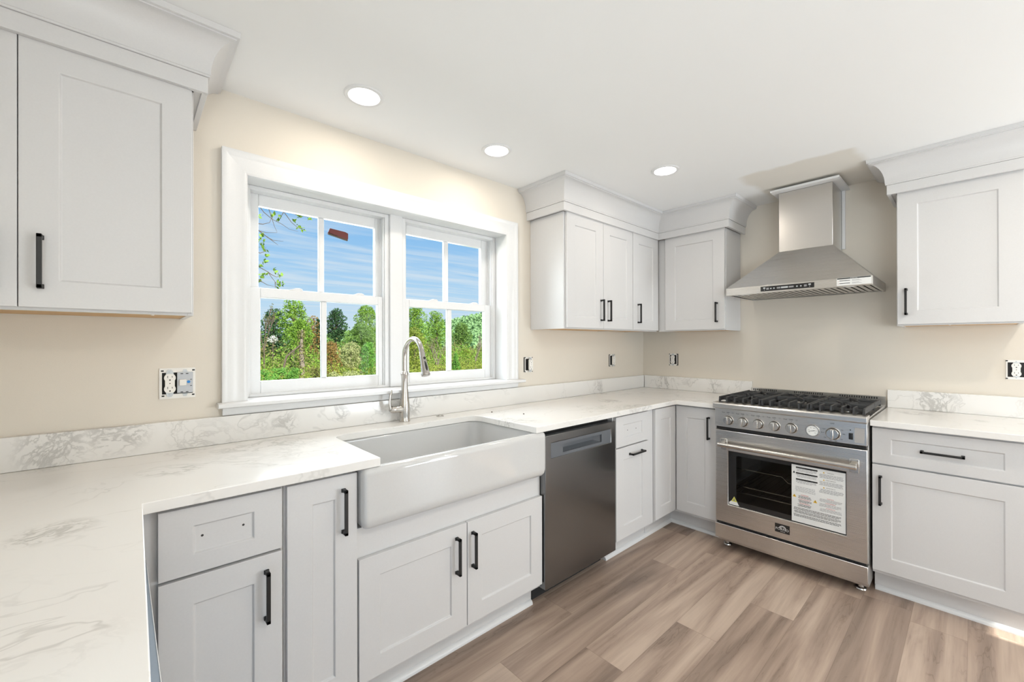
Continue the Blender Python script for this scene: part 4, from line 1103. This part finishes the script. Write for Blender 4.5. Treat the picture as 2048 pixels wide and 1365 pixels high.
MB().lathe([(.0001, 0), (.0052, 0), (.0052, .0012), (.0001, .0016)], (.0325, -.010, .003), '-y', 16).build('blue_dot', 'blue', sp_)
for s in (1, -1): MB().prism([(.014, .041 * s), (.030, .041 * s), (.027, .051 * s), (.017, .051 * s)], lambda a, b, h: (a, h, b), -.0058, -.0042).build('mounting_strap', 'zinc', r)

# ---------------------------------------------------------------- filmed appliance under the left counter
a_ = thing('drawer_appliance', 'appliance front in pale blue film under the edge of the left counter', 'appliance', (-3.487, -1.3, .04))
def AP(pts, z0, z1, nm, mt): MB().prism([(x + 3.487, y + 1.3) for x, y in pts][::-1], XY, z0 - .04, z1 - .04).build(nm, mt, a_)
AP([(-3.4865, -.668), (-3.4560, -.668), (-3.4492, -1.20), (-3.4470, -1.90), (-3.4865, -1.90)], .04, .782, 'front_panel', plain('grey_blue_metal', (.30, .36, .43), .4, .3))
AP([(-3.4548, -.70), (-3.4480, -1.20), (-3.4458, -1.90), (-3.4469, -1.90), (-3.4491, -1.20), (-3.4556, -.70)], .7765, .783, 'edge_strip', 'paper')
AP([(-3.4518, -.90), (-3.4481, -1.20), (-3.4459, -1.90), (-3.4469, -1.90), (-3.4491, -1.20), (-3.4528, -.90)], .05, .7755, 'protective_film', 'film')
# debris on the worktop
for x, y, s, lb in ((-1.93, -.157, .0045, 'tiny dark speck on the worktop behind the right end of the sink'), (-1.84, -.33, .0045, 'tiny dark speck on the worktop above the dishwasher')):
    o = MB().lathe([(.0001, 0), (s, 0), (s * .8, s * .8), (.0001, s)], (0, 0, .0002), 'z', 8).build('crumb', 'bark'); o.location = (x, y, CT)
    tag(o, lb, 'crumb')

# ---------------------------------------------------------------- outdoors
rng = np.random.default_rng(11)
def cards(C, size, aspect=1.5, seed=None, up=0.0):
    """leaf quads centred on the points C, turned at random"""
    n = len(C)
    a = rng.normal(size=(n, 3)); a[:, 2] += up * np.sign(a[:, 2] + 1e-9); a /= np.linalg.norm(a, axis=1)[:, None]
    b = rng.normal(size=(n, 3)); b -= a * (a * b).sum(1)[:, None]; b /= np.linalg.norm(b, axis=1)[:, None]
    s = size * rng.uniform(.6, 1.3, n)[:, None]
    a = a * s * aspect * .5; b = b * s * .5
    return np.concatenate([(C - a)[:, None], (C + b * .8)[:, None], (C + a)[:, None], (C - b * .8)[:, None]], 1).reshape(-1, 3)
def card_object(name, V, mat, parent=None, loc=None):
    me = bpy.data.meshes.new(name); n = len(V) // 4
    me.vertices.add(len(V)); me.vertices.foreach_set('co', np.asarray(V, dtype=np.float32).ravel())
    me.loops.add(4 * n); me.loops.foreach_set('vertex_index', np.arange(4 * n, dtype=np.int32))
    me.polygons.add(n); me.polygons.foreach_set('loop_start', np.arange(0, 4 * n, 4, dtype=np.int32))
    me.materials.append(M_[mat]); me.update(calc_edges=True); me.validate()
    o = bpy.data.objects.new(name, me); col.objects.link(o)
    if parent is not None: o.parent = parent
    if loc is not None: o.location = loc
    return o
def gz(y): return -.55 - .036 * min(y, 60) if y > 0 else -.55
def blob_points(n, blobs):
    out_ = []
    wts = np.array([b[3] ** 2 for b in blobs]); cnt = np.maximum(1, (n * wts / wts.sum()).astype(int))
    for (bx_, by_, bz_, br, sq), c_ in zip(blobs, cnt):
        d = rng.normal(size=(c_, 3)); d /= np.linalg.norm(d, axis=1)[:, None]
        r_ = br * rng.uniform(.55, 1.06, c_) ** .6
        p = d * r_[:, None]; p[:, 2] *= sq
        out_.append(p + np.array([bx_, by_, bz_]))
    return np.concatenate(out_)
def tree(label, x, y, ztop, zc, r, mat, shape='round', n=2600, leaf=.13, bark='bark', name='tree', cat='tree', group='trees beyond the sink window'):
    z0 = gz(y); t_ = thing(name, label, cat, (x, y, z0), rng.uniform(0, 6), group)
    r *= 1.3; n = int(n * 1.7)
    h = ztop - z0; cb = max(.25, zc - z0); ch = h - cb
    blobs = []
    nb_ = 22
    for i in range(nb_):
        f = (i + .5) / nb_
        if shape == 'round': rad = r * math.sqrt(max(.05, 1 - (2 * f - .85) ** 2 * .95))
        elif shape == 'cone': rad = r * (1.05 - f * .85)
        elif shape == 'column': rad = r * (.9 - .35 * f)
        else: rad = r * (.55 + .5 * math.sin(PI * min(1, f * 1.05)))
        br = r * rng.uniform(.34, .50) * (1 if shape != 'cone' else (1.1 - .6 * f))
        a = i * 2.4; k = max(0, rad - br * .8) * rng.uniform(.5, 1.05)
        blobs.append((math.cos(a) * k, math.sin(a) * k, cb + ch * f * .93, br, .72))
    tk = MB(); rt_ = max(.035, h * .018)
    tk.tube([(0, 0, -.1), (rt_ * .6, 0, h * .3), (-rt_ * .4, 0, h * .6), (0, 0, h * .92)], [rt_ * 1.5, rt_, rt_ * .7, rt_ * .2], 8)
    for b_ in blobs[::2]:
        zz = max(h * .15, b_[2] - abs(r) * .7); tk.tube([(0, 0, zz), (b_[0] * .6, b_[1] * .6, (zz + b_[2]) / 2 + .05), (b_[0], b_[1], b_[2])], [rt_ * .5, rt_ * .3, rt_ * .1], 6)
    tk.build('trunk', bark, t_)
    card_object('crown', cards(blob_points(n, blobs), leaf), mat, t_)
    return t_
def bare(label, x, y, ztop, r, bark, twigs=90, leafmat=None, group='trees beyond the sink window', seed=1):
    z0 = gz(y); h = ztop - z0; t_ = thing('bare_tree', label, 'tree', (x, y, z0), 0, group)
    rr = random.Random(seed); mb_ = MB()
    def grow(p, d, L, rad, lev):
        q = p + d * L
        mid = p + d * L * .5 + Vector((rr.uniform(-1, 1), rr.uniform(-1, 1), 0)) * L * .06
        mb_.tube([p, mid, q], [rad, rad * .8, rad * .6], 5 if lev else 8, caps=False)
        if lev >= 4 or rad < .004: tips.append(q); return
        for _ in range(3 if lev < 3 else 4):
            nd = (d + Vector((rr.uniform(-1, 1), rr.uniform(-1, 1), rr.uniform(-.15, .6))) * .62).normalized()
            grow(p + d * L * rr.uniform(.45, 1.0), nd, L * rr.uniform(.55, .78), rad * .55, lev + 1)
    tips = []
    grow(Vector((0, 0, -.1)), Vector((0, 0, 1)), h * .36, h * .020, 0)
    mz = max(v[2] for v in mb_.v); mxr = max(max(abs(v[0]), abs(v[1])) for v in mb_.v)
    mb_.v = [(v[0] * r / mxr * 1.15, v[1] * r / mxr * 1.15, v[2] * h / mz) for v in mb_.v]
    mb_.build('branches', bark, t_, fix=False)
    if leafmat:
        Pq = np.array([(p.x * r / mxr * 1.15, p.y * r / mxr * 1.15, p.z * h / mz) for p in tips]); Pq = np.repeat(Pq, 3, 0) + rng.normal(size=(len(Pq) * 3, 3)) * .05
        card_object('young_leaves', cards(Pq, .06), leafmat, t_)
    return t_
LT = 'left window'
bare('dark bare tree at the left edge of the left window', 4.02, 34, 4.7, .75, 'bark', leafmat='lf_olive', seed=5)
tree('dark grey-green ragged tree behind the bare one at far left', 9.68, 56, 5.75, .4, 1.45, 'lf_dark', 'loose', 2600, .15)
tree('tall bright green tree topping the left pane of the left window', 9.29, 46, 5.95, 2.0, 1.37, 'lf_bright', 'loose', 2300, .13)
tree('lower yellow-green tree just in front of the tall bright green one', 7.69, 38, 3.46, .9, .95, 'lf_bright', 'round', 2600, .10)
tree('rust-brown budding tree at the muntin of the left window', 12.89, 52, 4.86, 0, 1.03, 'lf_orange', 'column', 1200, .12)
tree('slim dark pine right of the rust-brown tree', 16.74, 62, 5.3, .5, .7, 'lf_dark', 'cone', 1500, .16)
tree('dark blue-green evergreen standing against the sky in the left window', 15.74, 52, 5.68, 1.9, 1.07, 'lf_dark', 'loose', 2400, .14)
tree('full rounded green tree at the right edge of the left window', 17.11, 46, 5.80, 1.0, 1.55, 'lf_bright', 'round', 4200, .12)
tree('mid green tree in front of the rounded one, left window', 13.13, 38, 3.17, .6, 1.17, 'lf_mid', 'round', 3200, .10)
tree('orange-tinged scrubby tree low beside the left window muntin', 6.51, 27, 1.46, -.9, .62, 'lf_orange', 'round', 1800, .07)
tree('pale feathery willow low in the right pane of the left window', 10.2, 33, 1.41, -.7, .85, 'lf_pale', 'loose', 2600, .08)
tree('slim green sapling low at the right edge of the left window', 8.64, 26, 1.46, -.9, .52, 'lf_bush', 'loose', 1900, .07)
tree('tall fresh green tree filling the left pane of the right window', 17.82, 36, 5.3, .8, 1.25, 'lf_bright', 'loose', 3400, .11)
tree('fresh green tree at the muntin of the right window', 24.79, 43, 5.4, .6, 1.1, 'lf_bright', 'loose', 2400, .12)
tree('yellow-green tree behind the faucet arc', 13.33, 28, 2.63, -.7, .80, 'lf_yellow', 'loose', 2600, .08)
bare('brown leafless tree right of the faucet', 16.78, 30, 2.0, .85, 'grey_bark', leafmat='lf_olive', seed=8)
tree('round dark green tree at the foot of the hill', 54.93, 80, 5.81, 1.0, 2.3, 'lf_mid', 'round', 3000, .22)
bare('broad grey bare tree at the right edge of the right window', 23.25, 33, 2.6, 1.0, 'grey_bark', seed=12)
tree('small green sapling low in the right pane of the right window', 15.2, 25, .69, -.7, .36, 'lf_bush', 'cone', 1400, .06)
tree('light green bushy tree behind the small sapling', 30.03, 44, .63, -1.6, 1.0, 'lf_yellow', 'round', 1600, .10)
for (x, y, zt_, zc_, r_), lb in (((5.97, 40, 2.0, 1.5, .36), 'white flowering dogwood left of the ivy-wrapped trunk'), ((7.43, 40, 1.72, 1.4, .20), 'small white flowering dogwood behind the leaning trunk'), ((13.29, 40, 1.75, 1.3, .34), 'white flowering dogwood over the pale willow')):
    tree(lb, x, y, zt_, zc_, r_, 'lf_white', 'round', 170, .09, name='dogwood')
# trunk wrapped in dead vines, and the dead one leaning on it
z0 = gz(30); t_ = thing('dead_tree', 'grey vine-wrapped dead trunk in the left window', 'tree', (5.52, 30, z0))
MB().tube([(0, 0, -.1), (.05, 0, 1.4), (-.02, 0, 2.6), (.04, 0, 2.35 - z0)], [.20, .17, .13, .06], 10).build('trunk', 'grey_bark', t_)
C_ = np.stack([rng.normal(0, .13, 700), rng.normal(0, .13, 700), rng.uniform(.6, 2.3 - z0, 700)], 1); card_object('dead_vines', cards(C_, .10), 'lf_olive', t_)
t_ = MB().tube([(4.05, 29.8, gz(30) + .1), (4.5, 29.8, .45), (5.42, 29.8, 1.26)], [.085, .07, .05], 8).build('leaning_trunk', 'bark')
tag(t_, 'dark bare trunk leaning against the vine-wrapped dead tree', 'tree')
# shrubs along the near edge of the thicket
def shrub(label, x, y, zt_, r_, mat, n=1100, leaf=.06, shape=None):
    z0 = gz(y); t_ = thing('shrub', label, 'shrub', (x, y, z0), rng.uniform(0, 6), 'shrubs at the near edge of the thicket')
    h = zt_ - z0
    bl = [(rng.uniform(-.7, .7) * r_, rng.uniform(-.6, .6) * r_, h * rng.uniform(.25, .78), r_ * rng.uniform(.30, .5), .8) for _ in range(10)] + [(0, 0, h * .75, r_ * .4, .75)]
    mb_ = MB()
    for b_ in bl: mb_.tube([(b_[0] * .2, b_[1] * .2, -.05), (b_[0] * .7, b_[1] * .7, b_[2] * .6), b_[:3]], [.016, .011, .004], 5)
    mb_.build('stems', 'bark', t_); card_object('leaves', cards(blob_points(n, bl), leaf), mat, t_)
for a in (('lush green shrub at the lower left corner of the left window', 1.35, 21, .36, .50, 'lf_bush'), ('green shrub second from the left window jamb', 2.15, 22, .34, .52, 'lf_bush'),
          ('spreading green shrub under the leaning trunk', 3.04, 22.5, .30, .58, 'lf_bush'), ('olive twiggy shrub at the foot of the left window muntin', 4.26, 23, .18, .60, 'lf_olive'),
          ('pale grassy shrub low in the right pane of the left window', 4.95, 22, -.05, .55, 'lf_pale'), ('pale yellow-green shrub under the willow', 6.08, 22, -.10, .66, 'lf_pale'),
          ('dark green shrub at the lower right corner of the left window', 7.63, 23, .05, .45, 'lf_mid'), ('yellow-green shrub behind the faucet spout', 10.01, 22, -.20, .62, 'lf_yellow'),
          ('brown-green scrub right of the faucet spray head', 12.51, 23, -.25, .60, 'lf_olive'), ('green shrub low in the right pane of the right window', 14.82, 24, -.6, .55, 'lf_bush'),
          ('grey-green scrub under the broad bare tree', 16.57, 24, -.6, .58, 'lf_olive')): shrub(*a)
# nobody could count the undergrowth between them
def thicket(name, label, y0, y1, n, z_lo, z_hi, mat, leaf, seed, xpad=0.0):
    yy = rng.uniform(y0, y1, n)
    n = int(n * 1.7); yy = rng.uniform(y0, y1, n); lo = -3.485 - (yy + 2.04) * .30; hi = -3.485 + (yy + 2.04) * .98
    xx = lo + (hi - lo) * rng.uniform(0, 1, n)
    clump = np.sin(xx * 1.7 + seed) * .5 + np.sin(xx * .63 + yy * .8 + seed * 2) * .5
    g0 = -.55 - .036 * np.minimum(yy, 60)
    if name == 'woods': clump = clump * .6 - 1.3 * np.clip(((xx + 3.485) / (yy + 2.04) - .60) / .05, 0, 1)
    zz = g0 + (z_lo + (z_hi - z_lo) * rng.uniform(0, 1, n) ** .9) * (.75 + .35 * clump)
    o_ = card_object(name, cards(np.stack([xx, yy, zz], 1), leaf), mat)
    tag(o_, label, 'undergrowth', None, 'stuff')
thicket('woods', 'mixed green woods closing the view behind the separate trees', 62, 76, 22000, 0, 7.6, 'lf_mid', .33, .6)
thicket('undergrowth', 'olive brush filling the gaps between the trees', 46, 60, 14000, 0, 4.2, 'lf_olive', .20, 1)
thicket('undergrowth', 'green brush under the tall trees', 35, 45, 16000, 0, 3.1, 'lf_bright', .14, 2.3)
thicket('undergrowth', 'yellow-green growth at the near edge of the thicket', 24, 28, 14000, 0, 1.5, 'lf_yellow', .08, 4.1)
thicket('undergrowth', 'brown dead brush low in the thicket', 29, 34, 9000, .1, 2.2, 'lf_olive', .08, 5.7)
# ground and far hill
nx, ny = 40, 40
V, F = [], []
for j in range(ny + 1):
    for i in range(nx + 1):
        y = .25 + (j / ny) ** 2 * 420; x = -60 + (i / nx) * 420
        z = gz(y) + (.12 * math.sin(x * .7) * math.sin(y * .5) if y > 4 else 0)
        V.append((x, y, z))
for j in range(ny):
    for i in range(nx): a = j * (nx + 1) + i; F.append((a, a + 1, a + nx + 2, a + nx + 1))
struct(MB().add(V, F).build('ground', 'grass', fix=False))
def hz_(x, y):
    r_ = math.hypot((x - 330) / 105, (y - 330) / 80)
    k = 40 * math.exp(-r_ ** 2 * 1.3) + 12 * math.exp(-(((x - 190) / 80) ** 2 + ((y - 350) / 60) ** 2)) + 8 * math.exp(-((y - 380) / 60) ** 2)
    return -3 + k
V, F = [], []
nx, ny = 60, 24
for j in range(ny + 1):
    for i in range(nx + 1): x = -20 + i / nx * 460; y = 225 + j / ny * 200; V.append((x, y, hz_(x, y)))
for j in range(ny):
    for i in range(nx): a = j * (nx + 1) + i; F.append((a, a + 1, a + nx + 2, a + nx + 1))
struct(MB().add(V, F).build('hill', 'lf_hill', fix=False))
n = 16000
xx = rng.uniform(120, 400, n); yy = rng.uniform(230, 340, n)
zz = np.array([hz_(a, b) for a, b in zip(xx, yy)]) + rng.uniform(.3, 3.2, n)
tag(card_object('distant_forest', cards(np.stack([xx, yy, zz], 1), 2.2), 'lf_hill'), 'hazy green forest covering the far hill in the right window', 'forest', None, 'stuff')

# the tree whose twigs hang into the upper left pane
t_ = thing('overhanging_tree', 'tree left of the window with budding twigs hanging across its upper left pane', 'tree', (-3.3, 5.1, gz(5)))
z0 = gz(5)
def W(x, z, dy=0.0): return (x + 3.3, -.1 + dy, z - z0)
MB().tube([(0, 0, -.1), (.05, 0, 1.5), (-.03, .05, 3.2), (.02, 0, 5.2), (.1, 0, 6.5)], [.19, .16, .13, .09, .03], 12).build('trunk', 'bark', t_)
TW = [[(-2.142, 3.393), (-2.07, 3.325), (-2.021, 3.259), (-1.908, 3.176), (-1.78, 3.129), (-1.675, 3.069), (-1.554, 3.058)],
 [(-1.996, 3.426), (-1.958, 3.328), (-1.921, 3.216), (-1.883, 3.081), (-1.845, 2.995)], [(-1.793, 3.414), (-1.754, 3.322), (-1.648, 3.183), (-1.554, 3.113), (-1.471, 3.113)],
 [(-1.754, 3.322), (-1.812, 3.195)], [(-2.143, 3.046), (-2.082, 2.974), (-1.984, 2.963), (-1.845, 2.988)], [(-2.082, 2.974), (-1.971, 2.895), (-1.896, 2.865), (-1.761, 2.872)],
 [(-1.984, 2.907), (-1.832, 2.804)], [(-2.143, 3.074), (-2.033, 3.081), (-1.946, 3.119), (-1.902, 3.241)], [(-2.143, 2.672), (-2.07, 2.647), (-2.003, 2.685), (-1.996, 2.75)],
 [(-2.143, 2.505), (-2.071, 2.438), (-1.972, 2.386), (-1.909, 2.294), (-1.852, 2.221), (-1.742, 2.224)], [(-1.972, 2.386), (-1.922, 2.349), (-1.858, 2.321), (-1.781, 2.343)],
 [(-2.143, 2.284), (-2.059, 2.237), (-1.972, 2.189), (-1.871, 2.176)], [(-1.871, 2.241), (-1.871, 2.148)], [(-1.793, 3.414), (-1.621, 3.32), (-1.533, 3.302), (-1.394, 3.315)]]
mb = MB()
for k, tw in enumerate(TW):
    dys = .12 * math.sin(k * 2.1) * 0
    mb.tube([W(x, z, dys) for x, z in tw], [.0068 * (1 - .75 * i / max(1, len(tw) - 1)) for i in range(len(tw))], 6)
for a, b, c_, r_ in (((-3.28, 3.6), (-2.6, 3.85), (-2.142, 3.393), .03), ((-2.6, 3.85), (-2.2, 3.75), (-1.996, 3.426), .02), ((-2.6, 3.85), (-2.0, 3.8), (-1.793, 3.414), .02),
                     ((-3.28, 2.9), (-2.6, 3.25), (-2.143, 3.06), .022), ((-3.28, 2.3), (-2.6, 2.8), (-2.143, 2.672), .018), ((-3.28, 2.1), (-2.6, 2.66), (-2.143, 2.505), .02), ((-2.6, 2.66), (-2.35, 2.5), (-2.143, 2.284), .014)):
    mb.tube([W(*a), W(*b), W(*c_)], [r_, r_ * .6, .0068], 7)
mb.build('branches', 'bark', t_, fix=False)
LV = [(-2.064, 3.194), (-1.895, 3.242), (-1.819, 3.215), (-1.526, 3.14), (-1.533, 3.302), (-1.394, 3.315), (-2.046, 2.924), (-2.021, 2.788), (-2.034, 2.73), (-1.984, 2.639), (-2.003, 2.545), (-2.077, 2.493), (-1.884, 2.425), (-1.997, 2.355), (-2.089, 2.324), (-2.034, 2.316), (-2.065, 2.264), (-1.826, 2.252), (-1.768, 2.229), (-1.82, 2.195), (-1.807, 2.336), (-2.101, 2.845), (-1.485, 3.108), (-1.601, 3.222)]
C_ = np.concatenate([np.array(W(x, z))[None] + rng.normal(size=(7, 3)) * np.array([.018, .02, .018]) for x, z in LV])
card_object('young_leaves', cards(C_, .042), 'lf_bright', t_)
